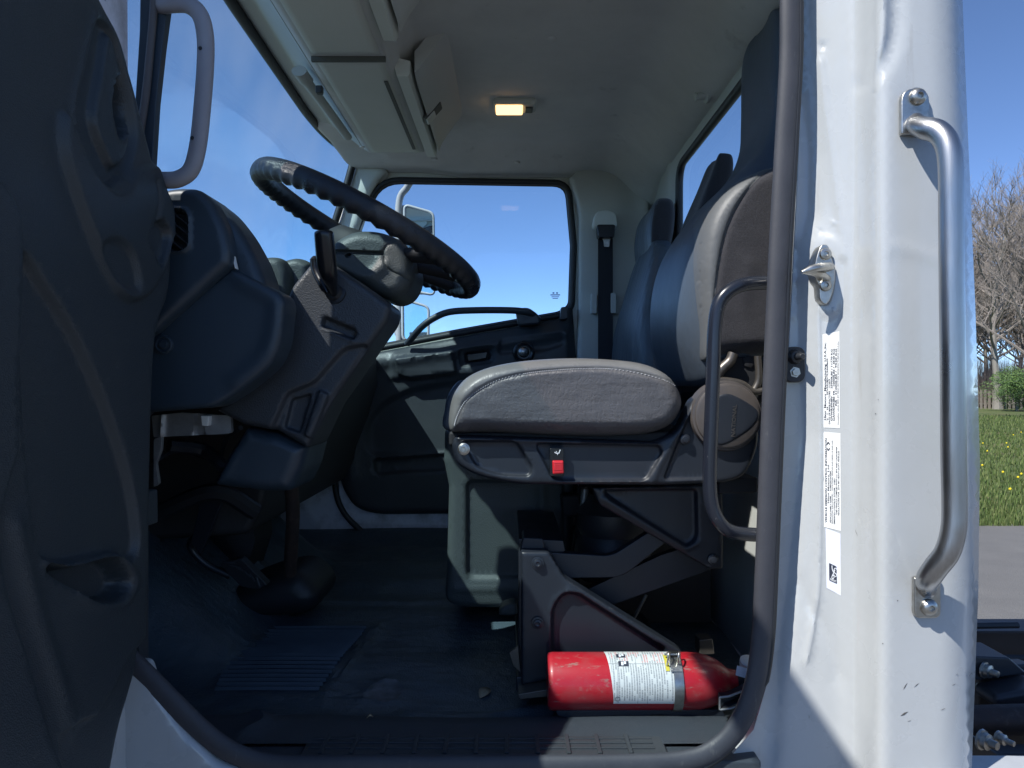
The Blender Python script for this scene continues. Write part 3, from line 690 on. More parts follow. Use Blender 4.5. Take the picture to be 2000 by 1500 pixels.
# windshield
TOP = [(Y, ip(Y, HY)) for Y in np.linspace(1.2, 2.93, 30)]
bm = bmesh.new(); g = []
for Y, X in TOP:
    xb = -.885-.075*math.sin(math.pi*(Y-1.2)/1.75); row = []
    for k in range(15):
        t = k/14; row.append(bm.verts.new((X-.004+(xb-X)*t-.012*math.sin(math.pi*t), Y, CZ+.932-.90*t)))
    g.append(row)
for a, b in zip(g[:-1], g[1:]):
    for i in range(14): bm.faces.new((a[i], a[i+1], b[i+1], b[i]))
ws = from_bm('windshield', bm, M['glass_f'], T, 80)
wsp = [(X-.006, Y, CZ+.916) for Y, X in TOP[:-1]]+[(-.626, 2.93, CZ+.895), (-.634, 2.932, CZ+.865), (-.66, 2.93, CZ+.77), (-.698, 2.925, CZ+.647), (-.766, 2.92, CZ+.42), (-.86, 2.92, CZ+.10)]
bm = bmesh.new(); add_tube(bm, crom(wsp, False, 2), .0145, False, 10); from_bm('windshield_seal', bm, M['rubberb'], ws, 60)
# ================================================================ far side of the cab
Yf = 3.0
win = rnd([(742, 351, 40), (1110, 357, 28), (1121, 480, 0), (1117, 600, 16), (1098, 615, 14), (900, 650, 0), (722, 684, 0), (620, 704, 14), (655, 570, 0), (700, 440, 0)], 10)
relief('far_side_panel', rnd([(700, 270), (1300, 270), (1300, 780), (560, 780), (560, 712), (600, 610), (660, 440), (688, 318)], 4), mY(Yf), step=60, thick=.02, m=M['linerp'], parent=T, holes=[win])
bm = bmesh.new(); add_tube(bm, [P(x, y, 2.975) for x, y in dens([(1+0)*np.array(p) for p in win], 14)], .0125, True, 10); wsl = from_bm('far_window_seal', bm, M['rubberb'], T, 60)
bm = bmesh.new(); add_tube(bm, [P(x, y, 3.02) for x, y in dens([((p[0]-900)*.985+900, (p[1]-500)*.975+500) for p in win], 14)], .010, True, 8); from_bm('glass_channel', bm, M['matteblack'], wsl, 60)
bm = bmesh.new(); bm.faces.new([bm.verts.new(P(x, y, 3.03)) for x, y in [(560, 330), (1140, 330), (1140, 740), (560, 740)]]); fg = from_bm('far_door_glass', bm, M['glass_s'], T)
bm = bmesh.new()
for k, (s, w, h) in enumerate((('H  H', 0, 0),)):
    pass
for (x0, x1, y, h) in ((1079, 1083, 571, 2.5), (1086, 1090, 571, 2.5), (1075, 1094, 575, 2), (1077, 1092, 579, 1.4), (1079, 1090, 582, 1.4)):
    bm.faces.new([bm.verts.new(P(a, b, 3.027)) for a, b in ((x0, y), (x1, y), (x1, y+h), (x0, y+h))])
from_bm('etched_mark', bm, mat('etch', (.30, .36, .42), .6), fg)
# far A pillar trim
relief('front_pillar_trim', rnd([(694, 316, 4), (730, 318, 6), (758, 332, 8), (742, 346, 10), (722, 375, 12), (700, 440, 0), (640, 600, 0), (590, 712, 4), (560, 712, 4), (630, 500, 0), (664, 420, 0)], 6), mY(2.94), [], 14, .06, edge=12, edged=.02, m=M['linerp'], parent=T)
# far rear pillar trim with the belt
relief('rear_pillar_trim', rnd([(1112, 346, 4), (1140, 324, 14), (1228, 320, 10), (1256, 304, 8), (1268, 300, 3), (1268, 760, 0), (1126, 760, 0), (1131, 600, 0), (1132, 400, 30)], 6), mY(2.925),
       [('line', [(1240, 330), (1240, 720)], -.012, 20)], 14, .06, edge=9, edged=.012, m=M['pillar'], parent=T)
bm = bmesh.new(); add_loft(bm, [[P(x, y, 2.89+dy)for x, y in ((1168, yy), (1197, yy))]+[P(x, y, 2.892+dy) for x, y in ((1197, yy), (1168, yy))] for yy, dy in ((440, 0), (520, 0), (600, 0), (700, -.03), (800, -.06))])
belt = from_bm('seat_belt', bm, M['belt'], T)
prism('belt_guide', crom([(1160, 428), (1166, 414), (1183, 409), (1200, 414), (1205, 428), (1203, 444), (1163, 444)], True, 4), 2.86, 2.92, M['linerp'], belt, .006)
prism('buckle_holder', rnd([(1166, 438), (1202, 438), (1200, 464), (1168, 464)], 5), 2.845, 2.895, M['black'], belt, .004)
prism('tongue', rnd([(1173, 462), (1196, 462), (1191, 470), (1190, 482), (1180, 482), (1179, 470)], 2), 2.872, 2.876, M['zinc'], belt, .001)
for x0 in (1155, 1193): prism('belt_keeper', rnd([(x0, 572), (x0+11, 572), (x0+11, 612), (x0, 612)], 3), 2.885, 2.93, M['pillar'], belt, .002)
# far door
dt = relief('far_door_trim', rnd([(560, 722, 4), (722, 690, 0), (1098, 621, 8), (1104, 600, 4), (1119, 600, 4), (1127, 720, 0), (1130, 1003, 20), (735, 1006, 30), (692, 994, 26), (664, 950, 20), (662, 900, 0), (640, 760, 10), (560, 760, 4)], 8), mY(2.95), [
    ('line', [(600, 735), (760, 706), (960, 672), (1100, 648)], .014, 12),
    (rnd([(768, 690), (900, 676), (1010, 662), (1112, 648), (1112, 720), (760, 742)], 10), .012, 14),
    (rnd([(773, 700, 6), (885, 686, 4), (892, 728, 6), (800, 742, 12), (778, 730, 8)], 8), .020, 8),
    (rnd([(896, 684), (966, 676), (964, 708), (900, 717)], 8), -.012, 6), (rnd([(908, 690), (958, 684), (956, 702), (910, 709)], 5), -.02, 5),
    (rnd([(976, 664), (1100, 650), (1102, 672), (1070, 684), (974, 692)], 8), -.012, 8),
    (rnd([(720, 888), (716, 830), (745, 790), (800, 762), (880, 748), (1120, 720), (1120, 884)], 22), -.016, 16),
    (rnd([(730, 898), (870, 888), (1120, 870), (1120, 900), (735, 926)], 8), -.02, 8),
    ('line', crom([(700, 730), (700, 800), (690, 860), (686, 930)], False, 4), .010, 14),
  ], 11, .05, edge=12, edged=.02, m=M['plastic'], parent=T)
prism('window_switch', rnd([(912, 692), (952, 687), (950, 700), (913, 706)], 3), 2.945, 2.97, M['black'], dt, .003)
lathe('lock_bezel', P(1023, 688, 2.925), (0, -1, 0), [(0, .044), (.006, .043), (.008, .036), (.003, .030), (.003, .022), (.010, .018), (.012, .004)], M['black'], dt, 28)
lathe('lock_knob', P(1021, 687, 2.915), (0, -1, 0), [(0, .017), (.006, .016), (.009, .010), (.010, .002)], M['steel'], dt, 20)
bm = bmesh.new(); add_tube(bm, crom([tuple(P(x, y, Y)) for x, y, Y in ((795, 672, 2.93), (822, 640, 2.885), (850, 620, 2.875), (880, 609, 2.87), (930, 606, 2.87), (990, 606, 2.87), (1020, 608, 2.87), (1038, 613, 2.88), (1050, 624, 2.92))], False, 6), .0155, False, 12, True, (.8, 1)); from_bm('door_pull', bm, M['plastic'], dt, 60)
prism('door_pull_foot', rnd([(1006, 602), (1032, 600), (1052, 614), (1056, 632), (1012, 636)], 8), 2.875, 2.955, M['plastic'], dt, .008)
prism('door_latch_cap', rnd([(1096, 600, 2), (1108, 598, 2), (1110, 622, 4), (1094, 624, 3)], 3), 2.89, 2.95, M['plastic'], dt, .004)
relief('far_door_shell', rnd([(662, 930, 10), (664, 985, 20), (690, 1020, 20), (745, 1063, 10), (1140, 1063, 4), (1140, 900, 4)], 6), mY(2.985), [('line', [(690, 1018), (760, 1024), (1130, 1024)], .006, 6), ('line', [(700, 1004), (1130, 1006)], -.004, 4),
    (crom([(743, 1035), (757, 1035), (757, 1048), (743, 1048)], True, 4), .005, 6)], 12, .02, m=M['white_int'], parent=T)
relief('far_kick_panel', rnd([(548, 900), (655, 880), (655, 965, 15), (672, 1005, 15), (735, 1066, 4), (548, 1066, 4)], 6), mY(2.992), [('line', [(590, 950), (600, 1000), (640, 1050)], .004, 10), ('line', [(560, 1046), (640, 1040), (720, 1046)], -.006, 7)], 12, .02, m=M['white_int'], parent=T)
bm = bmesh.new(); add_tube(bm, [P(x, y, 2.975) for x, y in crom([(648, 700), (650, 800), (653, 900), (656, 960), (671, 1000), (700, 1032), (733, 1058), (780, 1064), (900, 1065), (1140, 1066)], False, 6)], .0115, False, 10); from_bm('far_door_seal', bm, M['rubberb'], T, 60)
boxr('far_side_shell', -1.0, .66, 3.06, 3.12, -.8, -.06, M['white'])
# rear wall with its window
rwh = rnd([(1.40, .08), (2.505, .08), (2.505, .735), (1.40, .735)], .07, 6)
relief('rear_wall_trim', [(1.24, -.66), (2.96, -.66), (2.96, .86), (1.24, .86)], lambda x, y, h: Vector((.560-h+(.03 if y > .8 else 0), x, CZ+y)), [('line', [(1.24, .79), (2.96, .79)], .014, .012), ('line', [(2.62, -.6), (2.62, .78)], .008, .03)], .05, .05, m=M['pillar'], parent=T, holes=[rwh], back=lambda v: v.copy()+Vector((.02, 0, 0)))
bm = bmesh.new(); add_tube(bm, [(.566, y, CZ+z) for y, z in dens(rwh, .03)], .013, True, 8); from_bm('rear_window_seal', bm, M['rubberb'], T, 60)
relief('rear_wall_shell', [(1.27, -.85), (3.12, -.85), (3.12, .96), (1.27, .96)], lambda x, y, h: Vector((.612, x, CZ+y)), [], .08, .02, m=M['white'], parent=T, holes=[rnd([(1.34, .03), (2.74, .03), (2.74, .82), (1.34, .82)], .07, 6)], back=lambda v: v.copy()+Vector((-.02, 0, 0)))
bm = bmesh.new(); bm.faces.new([bm.verts.new((.590, y, CZ+z)) for y, z in ((1.36, .05), (2.66, .05), (2.66, .80), (1.36, .80))]); from_bm('rear_window', bm, M['glass_s'], T)
# coat hook and clips on the rear header
hk = lathe('coat_hook', (.535, 2.02, CZ+.79), (-1, -.1, -.2), [(0, .022), (.008, .021), (.012, .012), (.03, .009), (.034, .012), (.038, .010), (.04, .001)], M['pillar'], T, 16)
for y in (1.75, 2.15, 2.35): box('header_clip', .545, .553, y, y+.05, CZ+.80, CZ+.845, M['pillar'], T, .003)
# mirrors outside the far window
mr = tube('mirror_arm', [P(808, 345, 3.40), P(795, 366, 3.44), P(780, 392, 3.46), P(777, 470, 3.46), P(778, 560, 3.46), P(780, 690, 3.46)], .016, mat('arm_grey', (.42, .43, .44), .4), T, sm=5)
def mirror(pts, gl, y0):
    h = prism('mirror_housing', rnd(pts, 14, 5), y0+.01, y0+.10, M['mirrorback'], T, .02, 3)
    # the glass faces back and a little towards the cab
    c = P(*gl[0], y0-.004)
    bm = bmesh.new(); pg = rnd(gl[1], 10, 5); vs = []
    for x, y in pg:
        p = P(x, y, y0-.002); p.y += (p.x-P(gl[1][0][0], 0, y0).x)*-.06; vs.append(bm.verts.new(p))
    bm.faces.new(vs); rf = bmesh.ops.extrude_face_region(bm, geom=bm.faces[:]); 
    for v in rf['geom']:
        if isinstance(v, bmesh.types.BMVert): v.co.y += .006
    from_bm('mirror_glass', bm, M['mirror'], h)
    bm = bmesh.new(); add_tube(bm, [P(x, y, y0-.004) for x, y in dens(pg, 8)], .007, True, 8); from_bm('bezel', bm, M['mirrorback'], h, 60)
    return h
mirror([(772, 402), (792, 397), (846, 414), (848, 572), (790, 572), (773, 560)], ((815, 480), [(790, 400), (846, 416), (848, 576), (791, 566)]), 3.46)
mirror([(766, 590), (782, 582), (836, 596), (836, 672), (800, 670), (768, 658)], ((810, 620), [(786, 584), (837, 600), (836, 672), (787, 664)]), 3.44)
# ================================================================ floor
def floorz(X, Y):
    z = -.628
    z += .026*float(1-sstep(np.array((Y-1.335)/.06)))
    z += .012*math.sin(X*9+Y*4)*.25+.006*math.sin(Y*17+X*3)*float(sstep(np.array((Y-1.5)/.3)))
    z += .05*float(sstep(np.array((Y-2.86)/.12)))
    if X < -.62: z += (-.62-X)*.9*float(sstep(np.array((Y-1.5)/.2)))*float(1-sstep(np.array((Y-2.5)/.3)))
    return z
hole = crom([(-.297, 1.492), (-.262, 1.466), (-.232, 1.470), (-.226, 1.52), (-.250, 1.568), (-.278, 1.56)], True, 4)
ribp = [(-.60, 1.50), (-.365, 1.50), (-.345, 1.93), (-.70, 1.93)]
def fmap(x, y, h): return Vector((x, y, CZ+floorz(x, y)+h))
r0 = [(x+random.uniform(-.004, .004), y+random.uniform(-.006, .006)) for x, y in hole]
relief('floor_mat', [(-.98, 1.232), (.53, 1.232), (.53, 2.985), (-.98, 2.985)], fmap, [
    (r0, -.004, .006), ('line', r0+[r0[0]], .0035, .007),
    ('line', crom([(-.37, 1.49), (-.36, 1.7), (-.345, 1.95)], False, 4), .006, .006), ('line', crom([(-.385, 1.49), (-.375, 1.7), (-.36, 1.95)], False, 4), .005, .005),
    ('line', crom([(-.60, 1.49), (-.65, 1.7), (-.72, 1.95)], False, 4), .004, .006),
    ('line', crom([(-.62, 1.47), (-.45, 1.475), (-.36, 1.49)], False, 4), .003, .012),
    ('line', [(-.98, 2.14), (-.3, 2.12), (.0, 2.16)], .012, .02), ('line', [(-.9, 2.32), (-.2, 2.30)], .012, .05), ('line', [(-.8, 2.55), (-.1, 2.52)], .02, .08),
    ('line', crom([(-.2, 1.40), (-.05, 1.395), (.05, 1.43), (.12, 1.40)], False, 4), .008, .016),
    ('line', crom([(-.46, 1.27), (-.44, 1.31), (-.48, 1.37)], False, 4), .010, .012),
  ], .04, 0, m=[M['mat'], M['sill'], M['patch'] if 'patch' in M else mat('bare_floor_patch', (.24, .25, .26), .7, var=(45, (.05, .056, .06), .5))], parent=T,
  zones=[([(-.98, 1.2), (.53, 1.2), (.53, 1.345), (-.98, 1.345)], 1), (r0, 2)], back=lambda v: v.copy()+Vector((0, 0, -.02)))
# ribbed tread insert
bm = bmesh.new(); n = 19
for i in range(n):
    y = 1.505+.42*i/n; t = (y-1.5)/.43; xa = -.605-.095*t; xb = -.393+.018*t
    a = [Vector((xa, y, CZ+floorz(-.5, y)+.001)), Vector((xa, y+.005, CZ+floorz(-.5, y)+.0072)), Vector((xa, y+.010, CZ+floorz(-.5, y)+.001))]
    add_loft(bm, [a, [v+Vector(((xb-xa)*.5, .002*math.sin(i*.3), .0005)) for v in a], [v+Vector((xb-xa, 0, 0)) for v in a]])
fm = from_bm('ribbed_tread', bm, mat('worn_rib_rubber', (.085, .112, .135), .38, var=(14, (.05, .07, .088), .5)), T, 30)
# sill scuff plate with its raised grid
st = box('sill_scuff_plate', -.345, .255, 1.196, 1.262, CZ-.618, CZ-.5995, M['plastic'], T, .004)
bm = bmesh.new()
for i in range(11):
    x = -.315+i*.0505; add_box(bm, x, x+.007, 1.198, 1.262, CZ-.6005, CZ-.5965)
for y in (1.214, 1.232, 1.247): add_box(bm, -.335, .235, y, y+.003, CZ-.6008, CZ-.5972)
o = from_bm('raised_grid', bm, M['plastic'], st); bevel(o, .001, 1)
bm = bmesh.new()
for i in range(11):
    x = -.302+i*.0505
    for y in (1.2175, 1.2360): add_box(bm, x, x+.032, y, y+.009, CZ-.6003, CZ-.5975)
o = from_bm('tread_pad', bm, M['plastic'], st); bevel(o, .002, 1)
boxr('sill_front', -.56, .40, 1.185, 1.236, -.66, -.6045, M['sill'], T, .004)
lathe('seal_plug', P(1410, 1452, 1.20), (0, -1, .6), [(0, .015), (.004, .014), (.006, .004)], M['paper'], T, 18)
# ================================================================ dashboard
def prof(name, pts, y0, y1, m, parent, bev=.01, seg=3):
    bm = bmesh.new(); a = [bm.verts.new((x, y0, CZ+z)) for x, z in pts]; b = [bm.verts.new((x, y1, CZ+z)) for x, z in pts]
    bm.faces.new(a); bm.faces.new(b[::-1])
    for i in range(len(a)): bm.faces.new((a[i], a[(i+1) % len(a)], b[(i+1) % len(a)], b[i]))
    o = from_bm(name, bm, m, parent)
    if bev: bevel(o, bev, seg)
    return o
dash = prof('dashboard', [(-.99, .10), (-.90, .18), (-.72, .20), (-.585, .17), (-.535, .10), (-.53, .00), (-.575, -.15), (-.615, -.25), (-.625, -.30), (-.665, -.38), (-.99, -.40)], 1.86, 2.93, mat('dark_brown_grey_plastic', (.045, .044, .045), .55, bumps=[grain]), T, .02)
prof('dash_side_filler', [(-.99, .10), (-.80, .24), (-.66, .26), (-.64, -.05), (-.99, -.30)], 1.222, 1.34, M['plastic'], dash, .01)  # unseen block, added to stop sun leaking past the dash onto the floor
prof('instrument_housing', [(-.99, .10), (-.86, .15), (-.64, .22), (-.585, .21), (-.545, .15), (-.51, .03), (-.56, -.02), (-.99, -.05)], 1.35, 1.859, M['plastic'], dash, .02)
relief('dash_end_panel', rnd([(180, 720, 4), (180, 385, 20), (300, 372, 0), (345, 364, 16), (386, 366, 14), (412, 392, 16), (438, 440, 16), (449, 490, 10), (446, 516, 6), (300, 648, 4)], 8), mY(1.262), [
    (rnd([(300, 404), (362, 404), (373, 418), (373, 480), (362, 494), (300, 494)], 10), .004, 5), (rnd([(300, 409), (358, 409), (368, 421), (368, 477), (358, 489), (300, 489)], 8), -.030, 3)],
    9, .09, edge=16, edged=.018, m=M['smooth'], parent=dash, sharp=60)
bm = bmesh.new()
for i in range(6):
    y0 = 392+i*19; a = [P(x, y, 1.268) for x, y in ((318, y0-14), (368, y0+27), (368, y0+30.5), (318, y0-10.5))]
    add_loft(bm, [a, [v+Vector((0, .018, 0)) for v in a]])
from_bm('vent_vane', bm, M['plastic'], dash)
relief('dash_hood', rnd([(350, 366, 10), (392, 372, 20), (432, 402, 20), (468, 448, 20), (497, 500, 14), (512, 540, 10), (530, 640, 4), (400, 640, 4)], 8), mY(1.30), [], 12, .07, edge=16, edged=.02, m=M['smooth'], parent=dash, sharp=60)
# folded paper edge caught behind the fuse cover
prism('wiring_label', [(452, 497), (457, 496), (464, 526), (459, 524)], 1.285, 1.29, M['paper'], dash, 0)
fc = relief('fuse_cover', rnd([(200, 640, 4), (300, 642, 0), (312, 632, 6), (452, 522, 8), (548, 572, 14), (556, 590, 12), (549, 665, 22), (531, 712, 30), (480, 756, 40), (418, 796, 20), (200, 812, 4)], 10), mY(1.29), [
    ('line', crom([(470, 548), (528, 580), (538, 600), (531, 660), (508, 705), (460, 745)], False, 4), .0035, 16)], 10, .06, edge=10, edged=.012, m=M['smooth'], parent=dash, sharp=60)
lathe('screw_cap', P(320, 673, 1.287), (0, -1, 0), [(-.002, .0165), (.002, .016), (.003, .013), (0, .0115), (.001, .007), (.004, .006), (.004, .001)], M['smooth'], fc, 24)
# cluster hood humps beyond, lit by the windshield
for (pts, y0, y1) in (([(496, 560), (500, 505, 14), (520, 498, 14), (548, 500, 18), (562, 530), (566, 600)], 1.46, 1.51), ([(540, 570), (548, 506, 10), (580, 499, 16), (606, 512, 10), (600, 600)], 1.50, 1.55)):
    relief('cluster_hood', rnd(pts, 10), mY(y0), [], 10, y1-y0, edge=16, edged=.03, m=M['console'], parent=dash, sharp=60)
# bracket, wiring and dark pad under the dash
br = relief('dash_bracket', rnd([(296, 812, 3), (352, 806, 0), (450, 812, 0), (452, 846, 6), (430, 848, 0), (300, 854, 3)], 3), mY(1.44), [(rnd([(380, 800), (398, 800), (398, 860), (380, 860)], 3), -.01, 4), ('line', [(318, 812), (316, 850)], .006, 5)], 8, .012, m=M['alu'], parent=T)
prism('connector', rnd([(392, 812), (408, 812), (406, 832), (394, 832)], 2), 1.425, 1.45, M['paper'], br, .002)
prism('wire_bracket', rnd([(300, 858), (316, 852), (314, 880), (304, 905), (310, 945), (300, 952)], 4), 1.44, 1.45, M['alu'], br, .001)
bm = bmesh.new()
for pts, rr_ in (([(330, 870, 1.5), (400, 880, 1.55), (440, 915, 1.5), (470, 930, 1.6)], .014), ([(300, 900, 1.5), (350, 880, 1.6), (420, 900, 1.6)], .006), ([(470, 835, 1.45), (440, 860, 1.5), (430, 900, 1.55)], .005), ([(310, 1000, 1.7), (420, 960, 1.7), (500, 1000, 1.75)], .02)):
    add_tube(bm, crom([tuple(P(*q)) for q in pts], False, 6), rr_, n=8)
from_bm('wiring_loom', bm, M['rubberb'], T)
relief('lower_firewall_pad', rnd([(160, 860), (470, 860), (500, 1060), (470, 1150), (160, 1240)], 10), mY(2.05), [('line', [(300, 940), (420, 990), (470, 1080)], .03, 30)], 24, .15, m=M['matteblack'], parent=T)
# knee panel round the column
knee = relief('column_knee_panel', rnd([(545, 700, 10), (549, 610, 6), (566, 560, 14), (606, 512, 10), (650, 515, 4), (720, 562, 0), (764, 596, 12), (757, 626, 10), (700, 706, 12), (668, 752, 10), (640, 792, 8), (612, 850, 10), (596, 878, 6), (535, 842, 4), (472, 830, 6), (415, 800, 4), (480, 758, 0), (530, 715, 0)], 8), mY(1.42), [
    (rnd([(632, 618), (696, 645), (690, 664), (628, 638)], 8), -.016, 7), ('line', [(633, 642), (690, 666)], .002, 3),
    (rnd([(720, 672), (672, 748), (640, 790), (612, 850), (596, 890), (520, 860), (560, 768), (612, 748), (650, 704), (672, 680)], 14), -.012, 9),
    (rnd([(566, 780), (604, 770), (582, 846), (552, 836)], 6), -.012, 5), (rnd([(622, 762), (640, 770), (606, 858), (592, 850)], 5), .008, 5),
    ], 7, .12, edge=12, edged=.02, m=M['console'], parent=T, sharp=60)
knee.data.materials[0] = mat('charcoal_grained_plastic', (.038, .043, .050), .46, bumps=[('cell', 330, .5, .001)])
relief('column_lower_shroud', rnd([(478, 834, 6), (540, 846, 0), (598, 872, 8), (586, 920, 0), (566, 962, 14), (520, 964, 20), (408, 950, 14), (440, 890, 0)], 8), mY(1.44), [('line', [(480, 840), (430, 930)], .004, 10)], 10, .13, edge=24, edged=.035, m=M['smooth'], parent=knee, sharp=60)
tube('column_shaft', [P(568, 930, 1.7), P(572, 1010, 1.75), P(566, 1120, 1.85)], .016, M['rust'], knee, sm=4)
# pedals
pd = prism('brake_pedal', rnd([(428, 1102), (470, 1090), (522, 1142), (505, 1152), (470, 1146)], 5), 1.80, 1.83, M['rubberb'], T, .006)
bm = bmesh.new()
for k in range(6): add_tube(bm, [P(436+k*13, 1103+k*6-6, 1.797), P(462+k*9, 1096+k*9+4, 1.797)], .0022, n=6)
from_bm('pad_ribs', bm, M['plastic'], pd)
tube('pedal_arm', [P(420, 960, 1.75), P(395, 1030, 1.78), P(372, 1065, 1.8), P(400, 1100, 1.81), P(450, 1125, 1.82)], .009, M['blackmetal'], pd, sm=5)
prism('pedal_bracket', rnd([(395, 958), (440, 965), (392, 1085), (372, 1060)], 6), 1.74, 1.755, M['blackmetal'], pd, .003)
hump = relief('floor_boot', crom([(430, 1180), (470, 1145), (560, 1120), (600, 1135), (620, 1170), (590, 1205), (480, 1210)], True, 5), mY(1.9), [], 12, .15, edge=40, edged=.05, m=M['rubberb'], parent=T, sharp=60)
# ---------------------------------------------------------------- steering column head and wheel
shr = relief('column_shroud', rnd([(606, 512, 10), (630, 490, 10), (655, 462, 14), (690, 445, 20), (740, 446, 24), (786, 466, 16), (806, 500, 20), (808, 540, 22), (790, 572, 20), (762, 584, 18), (732, 574, 14), (700, 556, 0), (650, 530, 0)], 8), mY(1.50), [
    (rnd([(640, 487, 0), (748, 491, 2), (748, 498, 2), (640, 494, 0)], 1), -.012, 3),
    ('line', crom([(748, 492), (757, 478), (775, 468)], False, 4), -.003, 2.5), ('line', crom([(750, 497), (752, 515), (765, 530), (800, 545)], False, 4), -.003, 2.2),
    ('line', crom([(655, 515), (700, 540), (722, 540), (748, 520)], False, 4), .008, 12),
    (crom([(675, 494), (683, 494), (683, 502), (675, 502)], True, 4), -.02, 2)], 6, .13, edge=26, edged=.040, m=M['console'], parent=T, sharp=60)
stk = crom([(632, 450, 1.335), (633, 462, 1.337), (636, 495, 1.345), (640, 525, 1.36), (647, 552, 1.385), (652, 572, 1.41), (655, 580, 1.425)], False, 4)
def srad(i): 
    t = i/(len(stk)-1); return ip(t, [(0, .0115), (.05, .0165), (.15, .0175), (.40, .0182), (.56, .0160), (.72, .0095), (.85, .0062), (1, .0060)])
bm = bmesh.new(); add_tube(bm, [P(*q) for q in stk], [srad(i) for i in range(len(stk))], n=22)
sk = from_bm('turn_signal_stalk', bm, M['black'], shr, 50)
bm = bmesh.new(); add_tube(bm, crom([tuple(P(*q)) for q in ((614, 500, 1.42), (618, 530, 1.42), (640, 572, 1.40))], False, 5), [.003]+[.009]*9+[.004], n=10); from_bm('second_lever', bm, M['black'], shr)
lathe('stalk_boot', P(653, 571, 1.424), (-.25, -1, .25), [(-.01, .024), (.0, .0235), (.002, .018), (.010, .015), (.012, .009), (.016, .007)], M['rubberb'], shr, 20)
# the wheel
Wc = P(721, 455, 1.62); u = Vector((.893, 0, -.450)); v = Vector((.028, -1, .056)).normalized(); nrm = v.cross(u).normalized(); RW = .252; nrm = nrm if nrm.z > 0 else -nrm
sw_ = thing  # (wheel is a part of the truck: rim mesh carries the rest)
bm = bmesh.new(); N = 216; K = 18; rings = []
for i in range(N):
    a = 2*math.pi*i/N; rad = u*math.cos(a)+v*math.sin(a); c = Wc+rad*RW; ring = []
    grip = 1 if not (abs(math.cos(a)) < .0) else 0
    for k in range(K):
        b = 2*math.pi*k/K; dn = -math.sin(b)       # +1 at the underside
        r_ = .0208+(.0028*max(0, dn*.8+.35*abs(math.cos(b)))*math.cos(a*54))*max(0, min(1, dn*2+.5))
        ring.append(c+(rad*math.cos(b)*.9+nrm*math.sin(b)*1.06)*r_)
    rings.append(ring)
R = [[bm.verts.new(p) for p in ring] for ring in rings]
for i in range(N):
    for k in range(K): bm.faces.new((R[i][k], R[i][(k+1) % K], R[(i+1) % N][(k+1) % K], R[(i+1) % N][k]))
whl = from_bm('steering_wheel', bm, M['wheelm'] if 'wheelm' in M else mat('wheel_leatherette', (.013, .015, .020), .33, bumps=[('crack', 260, .35, .0006), ('noise', 200, .2, .0008)], rvar=.08), T, 70)
bm = bmesh.new()
hub = Wc-nrm*.045+u*.035
add_loft(bm, [[Wc+u*.02-nrm*d+(u*math.cos(t)*1.1+v*math.sin(t))*r_ for t in np.linspace(0, 2*math.pi, 29)[:-1]] for d, r_ in ((.010, .005), (.012, .055), (.018, .076), (.035, .088), (.060, .090), (.085, .080), (.10, .06))])
from_bm('wheel_hub', bm, M['matteblack'], whl, 60)
def spoke(a0, wid):
    bm = bmesh.new(); rad = u*math.cos(a0)+v*math.sin(a0); tan = nrm.cross(rad); rs = []
    for t in np.linspace(0, 1, 12):
        c = Wc+rad*(.05+(RW-.05)*t)-nrm*(.045*(1-t)**1.4+.002); w = wid*(1-.35*math.sin(t*math.pi)); th = .014
        rs.append([c+tan*w*math.cos(q)+nrm*th*math.sin(q) for q in np.linspace(0, 2*math.pi, 13)[:-1]])
    add_loft(bm, rs); from_bm('spoke', bm, M['black'] if False else M['matteblack'], whl, 60)
spoke(math.radians(38), .032); spoke(math.radians(-38), .032)
spoke(math.radians(12), .022); spoke(math.radians(-12), .022) if False else None
# ================================================================ near front pillar, handle and the open door
prism('front_pillar_inner_trim', rnd([(276, -160), (342, -160), (328, 8), (317, 90), (305, 200), (297, 330), (306, 420), (240, 440), (262, 220), (272, 60)], 6), 1.205, 1.222, M['smooth'], T, .004)
tube('pillar_edge_bead', [P(306, -160, 1.2), P(301, 0, 1.2), P(294, 90, 1.2), P(284, 190, 1.2), P(272, 270, 1.2), P(262, 360, 1.2)], .0062, mat('brown_grey_trim', (.11, .10, .10), .6, bumps=[('cell', 600, .4, .0008)]), T, sm=5)
ah = tube('front_pillar_handle', [P(310, 12, 1.21), P(340, 8, 1.19), P(368, 10, 1.185), P(391, 30, 1.183), P(401, 72, 1.183), P(401, 130, 1.183), P(395, 210, 1.183), P(387, 282, 1.183), P(374, 330, 1.183), P(350, 349, 1.183), P(322, 352, 1.19), P(288, 348, 1.22)], .0137, M['pinkplastic'], T, sm=6, flat=(1, .85))
for (x, y) in ((391, 94), (375, 269)): lathe('screw_hole', P(x, y, 1.1715), (0, -1, 0), [(-.002, .003), (.0006, .003), (.0008, .0005)], M['matteblack'], ah, 12)
